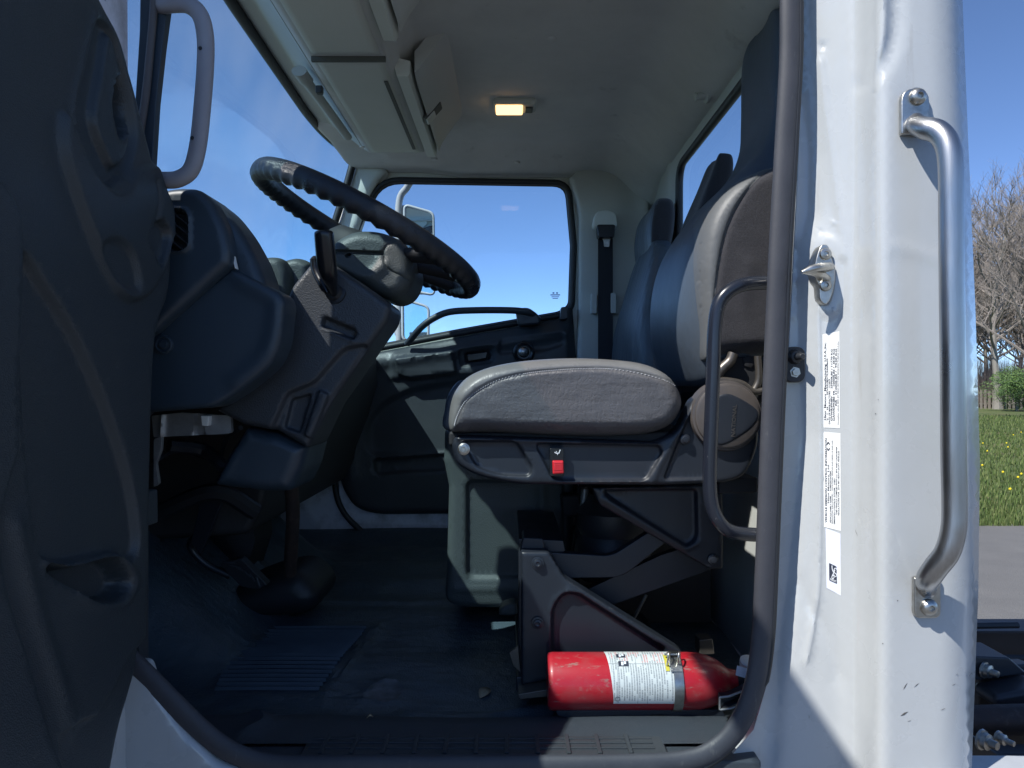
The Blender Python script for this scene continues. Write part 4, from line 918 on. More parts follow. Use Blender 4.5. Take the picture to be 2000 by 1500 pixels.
# --- door: plane through the hinge line, swung fully open
DH = Vector((-.56, 1.22)); DD = Vector((.0, -1)); DN = Vector((1, .0))
def d2(px, py):
    k = (px-1000)/F; t = (k*DH.y-DH.x)/(DD.x-k*DD.y); Y = DH.y+DD.y*t
    return (t, -(py-750)/F*Y)
def dp(L): return [d2(x, y) for x, y in L]
def dmap(t, z, h):
    q = DH+DD*t+DN*h; return Vector((q.x, q.y, CZ+z))
sil = crom([(188, -30), (214, 20), (240, 72), (262, 150), (283, 230), (303, 310), (318, 360), (333, 400), (337, 450), (339, 520), (333, 580), (318, 625), (308, 680), (303, 780), (300, 900), (297, 1040), (295, 1180), (288, 1290), (272, 1360), (255, 1420), (240, 1500), (236, 1560)], False, 5)
so = dp(sil)
top_z = so[0][1]
outd = [(.93, .27), (.93, -.80), (so[-1][0], -.80)]+so[::-1]+[(so[0][0]+.012, so[0][1]+.004), (.46, .408), (.54, .33)]
outd = outd[::1]
door = relief('driver_door', outd, dmap, [
    (dp(crom([(190, 40), (168, 120), (150, 205), (154, 250), (172, 312), (196, 350), (214, 362), (236, 350), (256, 322), (268, 262), (258, 190), (240, 120), (222, 66)], True, 4)), -.013, .012),
    ('line', dp(crom([(186, 30), (164, 118), (145, 205), (149, 254), (168, 318), (194, 358), (216, 370), (240, 356)], False, 4)), .004, .007),
    (dp(crom([(216, 66), (204, 135), (189, 218), (195, 258), (212, 300), (226, 326), (242, 316), (254, 288), (258, 240), (250, 186), (236, 120)], True, 4)), .011, .010),
    (dp(crom([(238, 150), (226, 190), (227, 224), (238, 268), (250, 262), (257, 232), (254, 196), (248, 168)], True, 4)), -.034, .008),
    (dp(crom([(116, 230), (118, 296), (144, 384), (170, 454), (194, 510), (226, 568), (254, 586), (288, 570), (316, 524), (330, 470), (360, 400), (330, 330), (270, 330), (235, 372), (205, 372), (170, 330), (140, 262), (128, 225)], True, 4)), .011, .014),
    (dp(crom([(190, 480), (214, 540), (242, 566), (262, 560), (250, 500), (222, 470)], True, 4)), -.008, .016),
    (dp(crom([(284, 470), (302, 516), (316, 492), (322, 456), (302, 430)], True, 4)), -.014, .006),
    ('line', dp(crom([(296, 352), (300, 397), (290, 448), (282, 468)], False, 4)), -.005, .005),
    (dp([(-900, 240), (-60, 300), (-5, 372), (20, 420), (22, 510), (18, 620), (12, 760), (14, 880), (-10, 960), (-28, 1030), (-12, 1150), (25, 1262), (72, 1420), (110, 1520), (110, 1700), (-900, 1900)]), .019, .018),
    (dp(crom([(40, 500), (96, 566), (150, 655), (190, 742), (223, 828), (246, 900), (264, 980), (272, 1060), (258, 1092), (222, 1078), (140, 1096), (95, 1092), (76, 1060), (56, 900), (44, 700)], True, 4)), -.012, .011),
    (dp(crom([(94, 1106), (140, 1112), (190, 1098), (226, 1094), (246, 1112), (256, 1140), (236, 1168), (196, 1172), (156, 1150), (106, 1122)], True, 4)), -.036, .009),
    ('line', dp(crom([(88, 1098), (140, 1104), (190, 1090), (230, 1086), (256, 1110), (266, 1142), (242, 1178), (196, 1182), (150, 1160)], False, 4)), .004, .006),
    ('line', dp(crom([(30, 1027), (50, 1115), (78, 1220), (112, 1325), (136, 1405), (152, 1430)], False, 4)), .006, .012),
    (dp([(148, 1414), (192, 1400), (228, 1344), (258, 1285), (300, 1230), (300, 1600), (120, 1600), (118, 1440)]), -.012, .010),
  ], .011, .05, edge=.018, edged=.016, m=M['door'], parent=T, back=lambda v: v.copy()-Vector((DN.x, DN.y, 0))*.05, sharp=70)
# outer shell of the door, its window frame and glass
def dbox(name, t0, t1, h0, h1, z0, z1, m, bev=.006):
    bm = bmesh.new(); vs = add_box(bm, t0, t1, h0, h1, z0, z1)
    for q in vs: q.co = dmap(q.co.x, q.co.z, q.co.y)
    o = from_bm(name, bm, m, door); bevel(o, bev); return o
bm = bmesh.new(); sk_ = [(.02, -.80), (.95, -.80), (.95, .275), (.54, .335), (.46, .412), (.24, so[0][1]+.01), (.10, .42), (.02, .16)]
a = [bm.verts.new(dmap(t, z, -.055)) for t, z in sk_]; b = [bm.verts.new(dmap(t, z, -.13)) for t, z in sk_]; bm.faces.new(a); bm.faces.new(b[::-1])
for i in range(len(a)): bm.faces.new((a[i], a[(i+1) % len(a)], b[(i+1) % len(a)], b[i]))
bevel(from_bm('outer_skin', bm, M['white'], door), .01)
dbox('window_frame', .598, .95, -.11, -.05, 1.05, 1.20, M['matteblack'])  # unseen stub of top frame, raised and cut short to cast the pillar shadow
dbox('window_frame', .885, .95, -.108, -.052, .28, 1.048, M['matteblack'])
dbox('window_frame', .10, .14, -.108, -.052, top_z+.032, 1.103, M['matteblack'])
bm = bmesh.new(); bm.faces.new([bm.verts.new(dmap(t, z, -.08)) for t, z in ((.1, .12), (.92, .12), (.92, 1.06), (.1, 1.06))]); from_bm('door_glass', bm, M['glass_s'], door)
# painted door flange seen past the trim
bm = bmesh.new(); fl = [(.045, .90), (.12, .90), (.20, .54), (.22, .50), (.20, .30), (.04, .1), (.03, -.5), (.03, -.78)]
a = [bm.verts.new(dmap(t, z, -.052)) for t, z in fl]; b = [bm.verts.new(dmap(t, z, -.10)) for t, z in fl]; bm.faces.new(a); bm.faces.new(b[::-1])
for i in range(len(a)): bm.faces.new((a[i], a[(i+1) % len(a)], b[(i+1) % len(a)], b[i]))
o = from_bm('door_flange', bm, M['white_int'], door); bevel(o, .008)
prism('map_pocket_tab', rnd([(273, 960), (287, 962), (288, 1028), (274, 1030)], 3), 1.165, 1.20, M['door'], door, .003)
# ================================================================ bench base / passenger seat
cb = relief('seat_box', rnd([(868, 838, 10), (1000, 835, 0), (1120, 835, 4), (1120, 1190, 6), (905, 1190, 14), (868, 1178, 20), (872, 1100, 0), (876, 950, 0), (866, 900, 0)], 8), mY(1.90), [
    (rnd([(912, 940), (1100, 940), (1100, 1128), (912, 1128)], 14), -.010, 9), ('line', [(890, 1150), (1110, 1150)], .004, 8), ('line', [(1058, 950), (1062, 1120)], .006, 10)], 11, .95, edge=16, edged=.02, m=M['console'], parent=T, sharp=60)
box('passenger_seat_cushion', -.13, .36, 2.0, 2.86, CZ-.16, CZ+.0, M['vinylp'], T, .05)
def loft_back(name, L, m, parent, n=36, zones=None, ex=3.2):
    """L: (z, Ynear, Yfar, Xfront, thickness)"""
    bm = bmesh.new(); LL = crom(L, False, 6); rs = []
    for z, ya, yb, xf, th in LL:
        cy = (ya+yb)/2; hw = (yb-ya)/2; ring = []
        for k in range(n):
            a = 2*math.pi*k/n; c, s = math.cos(a), math.sin(a)
            yy = math.copysign(abs(s)**(2/ex), s); xx = math.copysign(abs(c)**(2/ex), c)
            dish = .018*(1-abs(yy)**2)*(1 if xx < 0 else 0)
            ring.append(Vector((xf+th/2+xx*th/2+dish, cy+yy*hw, CZ+z)))
        rs.append(ring)
    add_loft(bm, rs)
    return from_bm(name, bm, m, parent, 60)
psb = loft_back('passenger_seat_back', [(-.02, 2.24, 2.86, .36, .16), (.05, 2.22, 2.875, .355, .17), (.18, 2.24, 2.87, .365, .16), (.30, 2.28, 2.84, .395, .14), (.42, 2.34, 2.79, .43, .11), (.47, 2.42, 2.72, .45, .08)], M['vinylp'], T)
# passenger headrest: vinyl front, dark sides
hr = loft_back('headrest', [(.435, 2.46, 2.76, .462, .06), (.45, 2.44, 2.78, .445, .09), (.52, 2.43, 2.80, .440, .11), (.585, 2.43, 2.80, .452, .10), (.618, 2.46, 2.77, .472, .07), (.625, 2.52, 2.71, .49, .03)], M['vinylp'], psb)
hr.data.materials.append(M['fabric'])
for f in hr.data.polygons:
    if f.normal.y < -.45 or f.normal.x > .3: f.material_index = 1
mid = loft_back('middle_seat_back', [(-.02, 1.93, 2.24, .40, .12), (.2, 1.92, 2.24, .41, .12), (.30, 1.90, 2.21, .425, .11), (.38, 1.88, 2.15, .445, .10), (.45, 1.86, 2.07, .462, .09), (.52, 1.84, 2.0, .485, .075), (.565, 1.83, 1.96, .50, .055), (.578, 1.85, 1.93, .512, .03)], M['fabric'], T)

# ================================================================ driver seat
# side plate of the seat is the part that carries the rest
ds = relief('driver_seat', rnd([(881, 866, 12), (892, 850, 8), (1285, 863, 20), (1325, 838, 16), (1352, 782, 8), (1372, 768, 6), (1440, 770, 10), (1484, 820, 30), (1482, 880, 30), (1455, 932, 30), (1420, 943, 14), (1300, 948, 0), (1010, 947, 30), (930, 930, 40), (888, 905, 20)], 10), mY(1.375), [
    (rnd([(903, 862, 10), (1008, 862, 12), (1040, 912, 10), (1034, 930, 8), (975, 928, 20), (930, 912, 14)], 8), -.007, 6),
    (rnd([(1044, 866, 14), (1288, 870, 12), (1294, 886, 8), (1262, 938, 10), (1082, 938, 14)], 8), -.007, 6),
    (rnd([(1345, 812, 10), (1384, 790, 10), (1386, 934, 8), (1296, 937, 10)], 8), -.006, 6),
    ('line', crom([(1350, 800), (1322, 850), (1290, 905), (1272, 945)], False, 4), .003, 7),
    ('line', [(895, 856), (1285, 868)], .003, 4),
    (rnd([(1400, 900), (1470, 880), (1470, 930), (1400, 940)], 10), .0, 6)], 9, .03, edge=9, edged=.010, m=M['blackmetal'], parent=T, sharp=60)
ds['label'] = 'air suspended driver seat with worn grey leather cushion and velour sides'
lathe('pivot_bolt', P(906, 877, 1.372), (0, -1, 0), [(0, .0112), (.003, .0112), (.004, .009), (.0045, .009), (.006, .0085), (.0065, .0055), (.005, .0052), (.005, .0035), (.0065, .003), (.0065, .0005)], M['zinc'], ds, 28)
lathe('cap_bolt', P(1338, 858, 1.372), (0, -1, 0), [(0, .010), (.002, .009), (.003, .006), (.005, .0055), (.0055, .001)], M['blackmetal'], ds, 24)
# rocker switch with its pictogram
swp = prism('adjust_switch', rnd([(1074, 876), (1101, 876), (1101, 930), (1074, 930)], 2), 1.366, 1.385, M['black'], ds, .001)
rs = relief('red_rocker', rnd([(1079, 900), (1101, 900), (1102, 925), (1080, 927)], 3), mY(1.358), [('line', [(1083, y_), (1099, y_)], .0008, 1.0) for y_ in (905, 909, 913, 917)], 2, .010, edge=3, edged=.003, m=M['redp'], parent=swp)
bm = bmesh.new()
for pts in ([(1083, 883.5), (1087, 885.5), (1092, 885), (1093, 881.5), (1094.5, 878.5)], [(1086, 881.5), (1087.5, 883)], [(1089, 885.5), (1089, 888.5)]):
    add_tube(bm, [P(x, y, 1.3655) for x, y in pts], .0009, n=6)
from_bm('pictogram', bm, M['sym'], swp)
# cushion
co = crom([(873, 838), (874, 800), (885, 765), (912, 735), (960, 715), (1030, 703), (1120, 698), (1200, 701), (1262, 709), (1306, 728), (1332, 757), (1341, 788), (1330, 818), (1305, 840), (1255, 853), (1120, 855), (960, 848), (890, 848)], True, 7)
seam = crom([(886, 834), (893, 812), (908, 785), (935, 762), (975, 742), (1030, 729), (1100, 722), (1180, 720), (1240, 727), (1295, 741), (1333, 757)], False, 8)
topz = seam+[(1360, 740), (1300, 680), (1100, 670), (880, 680), (850, 860), (886, 850)]
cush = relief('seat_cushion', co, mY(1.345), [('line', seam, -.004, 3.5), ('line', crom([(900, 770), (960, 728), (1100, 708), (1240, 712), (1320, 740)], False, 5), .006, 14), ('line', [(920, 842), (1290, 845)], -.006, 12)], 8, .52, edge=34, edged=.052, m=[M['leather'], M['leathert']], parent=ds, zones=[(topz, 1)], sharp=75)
bm = bmesh.new(); ss = dens(seam, 5.2, False); dd = segdist(np.array(ss), co)
for (x, y), d_ in zip(ss[1:-1], dd[1:-1]):
    q = 1-min(d_, 34)/34; off = .052*(1-math.sqrt(max(0, 1-q*q)))
    i = ss.index((x, y)); a = np.array(ss[i+1])-np.array(ss[i-1]); a = a/np.linalg.norm(a)*1.7; nn = np.array([-a[1], a[0]])/1.7*.9
    for sg in (1,):
        p0 = P(x-a[0]+nn[0], y-a[1]+nn[1], 1.345); p1 = P(x+a[0]-nn[0], y+a[1]-nn[1], 1.345)
        for p in (p0, p1): p.y += off+.0012
        add_tube(bm, [p0, (p0+p1)/2+Vector((0, -.0012, 0)), p1], [.0005, .0009, .0005], n=5)
from_bm('stitching', bm, M['stitch'], cush)
# black edge of the far side of the cushion peeking out in front
prism('cushion_skirt', crom([(868, 838), (868, 800), (876, 768), (900, 742), (930, 760), (930, 846)], True, 5), 1.62, 1.86, M['vinyl'], ds, .01)
box('seat_pan', -.12, .36, 1.40, 1.84, CZ-.118, CZ-.09, M['matteblack'], ds, .006)
# backrest body
bk = loft_back('backrest', [(-.005, 1.47, 1.86, .365, .12), (.02, 1.43, 1.89, .350, .15), (.10, 1.405, 1.905, .325, .19), (.20, 1.40, 1.90, .322, .21), (.28, 1.40, 1.89, .338, .21), (.345, 1.41, 1.87, .372, .19), (.41, 1.44, 1.83, .425, .14), (.47, 1.47, 1.76, .485, .09), (.53, 1.48, 1.735, .512, .075), (.60, 1.48, 1.73, .516, .075), (.70, 1.48, 1.73, .517, .075), (.745, 1.49, 1.725, .520, .07), (.772, 1.52, 1.70, .527, .05), (.778, 1.56, 1.66, .535, .03)], M['vinyl'], ds, 48)
# near bolster: light vinyl edge, seam and dark velour side
bo = crom([(1384, 700), (1377, 640), (1371, 580), (1369, 520), (1374, 470), (1386, 425), (1408, 385), (1440, 352), (1480, 330), (1530, 316), (1600, 330), (1620, 500), (1600, 680), (1530, 690), (1450, 690), (1400, 694)], True, 7)
bseam = crom([(1402, 700), (1396, 640), (1398, 580), (1404, 530), (1415, 470), (1430, 425), (1452, 385), (1480, 350), (1515, 322)], False, 7)
velz = bseam+[(1640, 300), (1650, 720), (1400, 720)]
bol = relief('side_bolster', bo, mY(1.385), [('line', bseam, -.005, 4), ('line', crom([(1470, 660), (1450, 600), (1462, 520)], False, 4), .003, 18)], 8, .12, edge=30, edged=.04, m=[M['vinyll'], M['fabric']], parent=bk, zones=[(velz, 1)], sharp=75)
# backrest mechanism: bracket, recliner cover
prism('backrest_bracket', rnd([(1398, 700, 8), (1484, 695, 8), (1498, 770, 10), (1480, 800, 0), (1384, 800, 0), (1386, 740, 10)], 8), 1.41, 1.43, M['matteblack'], ds, .003)
bm = bmesh.new(); add_tube(bm, crom([tuple(P(x, y, 1.395)) for x, y in ((1396, 742), (1408, 722), (1425, 706), (1432, 690))], False, 5), .010, n=10)
add_tube(bm, crom([tuple(P(x, y, 1.39)) for x, y in ((1396, 742), (1425, 744), (1450, 750), (1472, 765), (1496, 762))], False, 5), .0065, n=10)
add_tube(bm, crom([tuple(P(x, y, 1.395)) for x, y in ((1472, 765), (1482, 740), (1480, 695))], False, 5), .007, n=10)
from_bm('bracket_rib', bm, M['cast'], ds)
lathe('hex_bolt', P(1462, 706, 1.41), (0, -1, 0), [(0, .012), (.004, .012), (.005, .008)], M['matteblack'], ds, 6)
rc = lathe('recliner_cover', P(1418, 812, 1.372), (0, -1, 0), [(-.03, .0655), (0, .0655), (.006, .064), (.007, .060), (.011, .059), (.013, .055), (.0135, .001)], M['cast2'] if 'cast2' in M else mat('dull_dark_cover', (.055, .052, .054), .42, var=(20, (.10, .085, .075), .5), rvar=.08), ds, 56)
relief('cover_emblem_plate', crom([(1392, 780), (1420, 768), (1455, 782), (1481, 802), (1481, 820), (1462, 842), (1420, 868), (1398, 866), (1386, 840), (1384, 805)], True, 6), mY(1.357), [], 8, .006, edge=6, edged=.004, m=M['blackmetal'], parent=rc)
def mtext(s, pos, sx, sy, ang, y, m, par, name='lettering', bold=0, th=.0006):
    c = bpy.data.curves.new('t', 'FONT'); c.body = s; c.size = 1; c.offset = bold; c.resolution_u = 2; c.extrude = .02; c.align_x = 'CENTER'
    o = bpy.data.objects.new('t', c); COL.objects.link(o); me = bpy.data.meshes.new_from_object(o); bpy.data.objects.remove(o); bpy.data.curves.remove(c)
    ca, sa = math.cos(ang), math.sin(ang)
    for v in me.vertices:
        X, Z, D = v.co.x*sx, v.co.y*sy, v.co.z
        p = P(pos[0]+X*ca+Z*sa, pos[1]+X*sa-Z*ca, y); p.y += -D/.02*th*.5; v.co = p
    return finish(name, me, m, par)
mtext('NATIONAL', (1437, 822), 12.6, 11, -math.pi/2+.06, 1.3555, M['cast'], rc)
# belt-like cover under the recliner
# black loop rail
bm = bmesh.new(); add_tube(bm, crom([tuple(P(x, y, Y)) for x, y, Y in ((1510, 552, 1.26), (1462, 554, 1.245), (1428, 566, 1.24), (1405, 592, 1.24), (1396, 640, 1.24), (1393, 720, 1.24), (1389, 830, 1.24), (1386, 930, 1.24), (1390, 985, 1.24), (1406, 1021, 1.24), (1434, 1040, 1.245), (1500, 1046, 1.26))], False, 8), .0118, False, 18)
from_bm('loop_rail', bm, M['tubeblack'], T, 60)
# ---- suspension under the seat
relief('suspension_plate', rnd([(1156, 952, 3), (1412, 945, 3), (1413, 1112, 6), (1386, 1112, 10), (1170, 986, 6)], 6), mY(1.46), [
    (rnd([(1178, 958), (1360, 956), (1362, 1052, 14), (1342, 1068, 10), (1190, 972)], 8), -.010, 8), ('line', [(1180, 975), (1340, 1072), (1366, 1060)], .003, 5)], 9, .02, edge=5, edged=.006, m=M['blackmetal'], parent=ds)
lathe('pivot_pin', P(1392, 1092, 1.457), (0, -1, 0), [(0, .011), (.003, .010), (.004, .0065), (.008, .006), (.0085, .001)], M['blackmetal'], ds, 22)
prism('front_scissor_arm', rnd([(1060, 1078, 8), (1195, 1086, 18), (1300, 1018, 4), (1325, 1040, 4), (1215, 1128, 24), (1110, 1130, 10), (1070, 1122, 6)], 8), 1.49, 1.515, M['blackmetal'], ds, .003)
prism('rear_scissor_arm', rnd([(1140, 1155, 4), (1290, 1085, 0), (1360, 1062, 10), (1405, 1070, 10), (1400, 1108, 10), (1200, 1180, 4)], 6), 1.53, 1.555, M['blackmetal'], ds, .003)
bs = relief('seat_base_side', rnd([(1018, 1078, 4), (1072, 1078, 6), (1104, 1130, 8), (1330, 1272, 8), (1350, 1300, 6), (1300, 1330, 4), (1070, 1330, 4), (1018, 1340, 4)], 6), mY(1.44), [
    (rnd([(1078, 1300, 4), (1078, 1190, 26), (1100, 1158, 14), (1130, 1160, 10), (1300, 1268, 6), (1300, 1330, 4), (1078, 1330, 0)], 8), -.014, 10),
    ('line', crom([(1080, 1290), (1080, 1190), (1105, 1160), (1130, 1163), (1280, 1256)], False, 3), .003, 5)], 9, .03, edge=5, edged=.006, m=M['blackmetal'], parent=ds)
prism('base_front_column', rnd([(1013, 1085), (1022, 1050), (1060, 1052), (1064, 1075), (1060, 1335), (1013, 1340)], 4), 1.475, 1.56, M['blackmetal'], ds, .004)
prism('base_top_block', rnd([(1012, 1052), (1100, 1056), (1104, 1078), (1016, 1082)], 3), 1.50, 1.84, M['blackmetal'], ds, .004)
prism('base_bottom', rnd([(1008, 1322), (1330, 1322), (1330, 1352), (1008, 1352)], 4), 1.455, 1.86, M['blackmetal'], ds, .006)
for (x, y) in ((1050, 1100), (1050, 1217)):
    lathe('circlip_pin', P(x, y, 1.437), (0, -1, 0), [(0, .0125), (.0015, .0122), (.002, .0085), (.006, .0080), (.007, .0045), (.006, .003), (.006, .0005)], M['blackmetal'], ds, 22)
lathe('air_spring', P(1195, 1085, 1.66), (0, 0, 1), [(-.05, .07), (-.04, .082), (-.01, .087), (.03, .082), (.05, .072), (.07, .08), (.10, .08), (.12, .06), (.14, .05)], M['rubberb'], ds, 32)
bm = bmesh.new(); add_tube(bm, crom([tuple(P(x, y, 1.75)) for x, y in ((1138, 950), (1140, 990), (1134, 1030), (1128, 1060), (1122, 1090))], False, 5), .012, n=10); from_bm('air_hose', bm, M['rubberb'], ds)
bm = bmesh.new(); add_tube(bm, [P(1143, 955, 1.72), P(1139, 992, 1.72)], .009, n=10); from_bm('hose_fitting', bm, M['paper'] if False else M['alu'], ds)
prism('cross_tube', rnd([(1096, 968), (1260, 968), (1260, 1010), (1100, 1010)], 8), 1.78, 1.84, M['matteblack'], ds, .01)
box('rear_cross_plate', .17, .50, 1.86, 1.88, CZ-.60, CZ-.13, M['matteblack'], ds, 0)
prism('rear_rail', rnd([(1405, 935), (1480, 932), (1480, 962), (1405, 965)], 5), 1.40, 1.52, M['matteblack'], ds, .004)
bm = bmesh.new(); add_tube(bm, [P(1262, 1162, 1.62), P(1238, 1208, 1.62)], .004, n=8); from_bm('link_rod', bm, M['cast'], ds)
prism('floor_bracket', rnd([(1366, 1250), (1392, 1248), (1396, 1278), (1366, 1280)], 3), 1.56, 1.60, M['cast'], ds, .003)
prism('floor_lug', rnd([(995, 1275), (1012, 1262), (1016, 1312), (1003, 1300)], 2), 1.46, 1.47, M['cast'], ds, .001)
lathe('cup', P(998, 1193, 1.72), (0, 0, 1), [(-.01, .032), (.012, .03), (.014, .01)], M['vinyll'], T, 20) if False else None
relief('floor_anchor', crom([(975, 1196), (985, 1184), (1008, 1180), (1010, 1202), (978, 1203)], True, 4), mY(1.78), [], 6, .04, edge=6, edged=.01, m=M['console'], parent=ds)
# ================================================================ fire extinguisher
EX = thing('fire_extinguisher', 'scuffed red fire extinguisher strapped on its side on the cab floor under the seat', 'fire extinguisher', (.23, 1.375, CZ-.60))
Ye = 1.375; ze = CZ-(1337-750)/F*1.358; re = .0508
def ex(px): return (px-1000)/F*1.345
x0 = ex(1070)
body = [(0, .035), (.0005, .046), (.004, .0498), (.010, re), (.10, re), (.262, re), (.283, .0492), (.300, .0455), (.314, .0395), (.325, .0320), (.332, .0255), (.338, .0215), (.350, .0200)]
lathe('cylinder', (x0, Ye, ze), (1, 0, 0), body, M['red'], EX, 72)
# printed label patch
lm = bpy.data.materials.new('printed_label'); lm.use_nodes = True; nt = lm.node_tree; Nn = nt.nodes; Ln = nt.links; pb = Nn['Principled BSDF']; pb.inputs['Roughness'].default_value = .35
uvn = Nn.new('ShaderNodeUVMap')
def math_(op, a, b=None, c=None):
    n_ = Nn.new('ShaderNodeMath'); n_.operation = op
    for i_, q in enumerate((a, b, c)):
        if q is None: continue
        if isinstance(q, (int, float)): n_.inputs[i_].default_value = q
        else: Ln.new(q, n_.inputs[i_])
    return n_.outputs[0]
sx = Nn.new('ShaderNodeSeparateXYZ'); Ln.new(uvn.outputs[0], sx.inputs[0]); U_, V_ = sx.outputs[0], sx.outputs[1]
lines = math_('GREATER_THAN', math_('FRACT', math_('MULTIPLY', U_, 30)), .45)
mp = Nn.new('ShaderNodeCombineXYZ'); Ln.new(math_('FLOOR', math_('MULTIPLY', U_, 30)), mp.inputs[0]); Ln.new(math_('MULTIPLY', V_, 110), mp.inputs[1])
nz = Nn.new('ShaderNodeTexNoise'); nz.inputs['Scale'].default_value = 1.0; nz.inputs['Detail'].default_value = 2; Ln.new(mp.outputs[0], nz.inputs['Vector'])
mp2 = Nn.new('ShaderNodeCombineXYZ'); Ln.new(math_('FLOOR', math_('MULTIPLY', U_, 30)), mp2.inputs[0]); Ln.new(math_('MULTIPLY', V_, 4), mp2.inputs[1])
nz2 = Nn.new('ShaderNodeTexNoise'); nz2.inputs['Scale'].default_value = .9; Ln.new(mp2.outputs[0], nz2.inputs['Vector'])
marg = math_('MULTIPLY', math_('MULTIPLY', math_('GREATER_THAN', U_, .04), math_('LESS_THAN', U_, .97)), math_('MULTIPLY', math_('GREATER_THAN', V_, .06), math_('LESS_THAN', V_, .95)))
ink = math_('MULTIPLY', math_('MULTIPLY', lines, math_('GREATER_THAN', nz.outputs[0], .44)), math_('MULTIPLY', math_('GREATER_THAN', nz2.outputs[0], .42), marg))
def near(a, c, w): return math_('LESS_THAN', math_('ABSOLUTE', math_('SUBTRACT', a, c)), w)
rule = math_('MAXIMUM', near(V_, .64, .006), math_('MAXIMUM', near(U_, .14, .0035), math_('MAXIMUM', near(U_, .40, .0035), near(U_, .53, .0035))))
allk = math_('MULTIPLY', math_('MAXIMUM', math_('MULTIPLY', ink, .6), math_('MULTIPLY', rule, .6)), 1.0)
mxr = Nn.new('ShaderNodeMix'); mxr.data_type = 'RGBA'; mxr.inputs['A'].default_value = (.10, .11, .14, 1); mxr.inputs['B'].default_value = (.55, .05, .05, 1)
Ln.new(math_('MULTIPLY', math_('GREATER_THAN', V_, .66), math_('GREATER_THAN', nz2.outputs[0], .52)), mxr.inputs['Factor'])
mxl = Nn.new('ShaderNodeMix'); mxl.data_type = 'RGBA'; mxl.inputs['A'].default_value = (.62, .64, .63, 1); Ln.new(mxr.outputs['Result'], mxl.inputs['B']); Ln.new(allk, mxl.inputs['Factor'])
Ln.new(mxl.outputs['Result'], pb.inputs['Base Color'])
bm = bmesh.new(); uvl = bm.loops.layers.uv.new('UVMap')
xa, xb = ex(1184), ex(1330); g = []
for i in range(2+12):
    row = []
    for k in range(41):
        a = math.radians(102-128*k/40); xx = xa+(xb-xa)*i/13+(.012*(k/40) if i == 0 else 0)
        row.append((bm.verts.new((xx, Ye-math.cos(a)*(re+.0007), ze+math.sin(a)*(re+.0007))), (i/13, 1-k/40)))
    g.append(row)
for i in range(13):
    for k in range(40):
        q = (g[i][k], g[i+1][k], g[i+1][k+1], g[i][k+1]); f = bm.faces.new([a[0] for a in q])
        for l, a in zip(f.loops, q): l[uvl].uv = a[1]
lab = from_bm('printed_label', bm, lm, EX, 80)
def ecyl(name, px0, px1, a0, a1, rr_, m, par=EX, th=.0016):
    bm = bmesh.new(); rs_ = []
    for k in range(49):
        a = math.radians(a0+(a1-a0)*k/48); c, s = -math.cos(a), math.sin(a)
        rs_.append([Vector((x, Ye+c*r_, ze+s*r_)) for x, r_ in ((px0, rr_), (px1, rr_), (px1, rr_+th), (px0, rr_+th))])
    add_loft(bm, rs_); return from_bm(name, bm, m, par)
strap = ecyl('strap', ex(1313), ex(1331), 100, -75, re+.0012, M['zinc'])
ecyl('strap_buckle', ex(1308), ex(1330), 85, 38, re+.0030, M['zinc'], strap, .002)
bm = bmesh.new()
for px in (1302, 1322): add_tube(bm, crom([tuple(Vector((ex(px)+dx, Ye-.035+dy, ze+dz))) for dx, dy, dz in ((0, .002, .040), (.0, -.006, .056), (.002, -.002, .066), (.006, .008, .062), (.007, .012, .05))], False, 5), .0016, n=8)
add_tube(bm, [Vector((ex(1300), Ye-.02, ze+.056)), Vector((ex(1326), Ye-.02, ze+.057))], .0022, n=8)
from_bm('buckle_wire', bm, M['zinc'], strap)
ecyl('yellow_tag', ex(1299), ex(1306), 80, 40, re+.0014, M['yellow'], strap, .0008)
for k, (a0, a1, px0, px1) in enumerate(((62, 50, 1208, 1228), (84, 72, 1206, 1224))):
    w = ecyl('pictogram_panel', ex(px0), ex(px1), a0, a1, re+.0009, M['ink'], EX, .0003)
    ecyl('pictogram_figure', ex(px0)+.005, ex(px0)+.009, a1+2, a0-2, re+.0013, M['sym'], w, .0002); ecyl('pictogram_figure', ex(px0)+.010, ex(px0)+.014, a1+5, a0-1, re+.0013, M['sym'], w, .0002)
bm = bmesh.new()      # the round approval mark
for k in range(24):
    def cp_(q, rr_):
        aa = 2*math.pi*q/24; a = math.radians(-14)+math.sin(aa)*rr_/re; return Vector((ex(1203)+math.cos(aa)*rr_, Ye-math.cos(a)*(re+.0010), ze+math.sin(a)*(re+.0010)))
    bm.faces.new([bm.verts.new(q) for q in (cp_(k, .0046), cp_(k+1, .0046), cp_(k+1, .0038), cp_(k, .0038))])
from_bm('approval_mark', bm, M['ink'], EX)
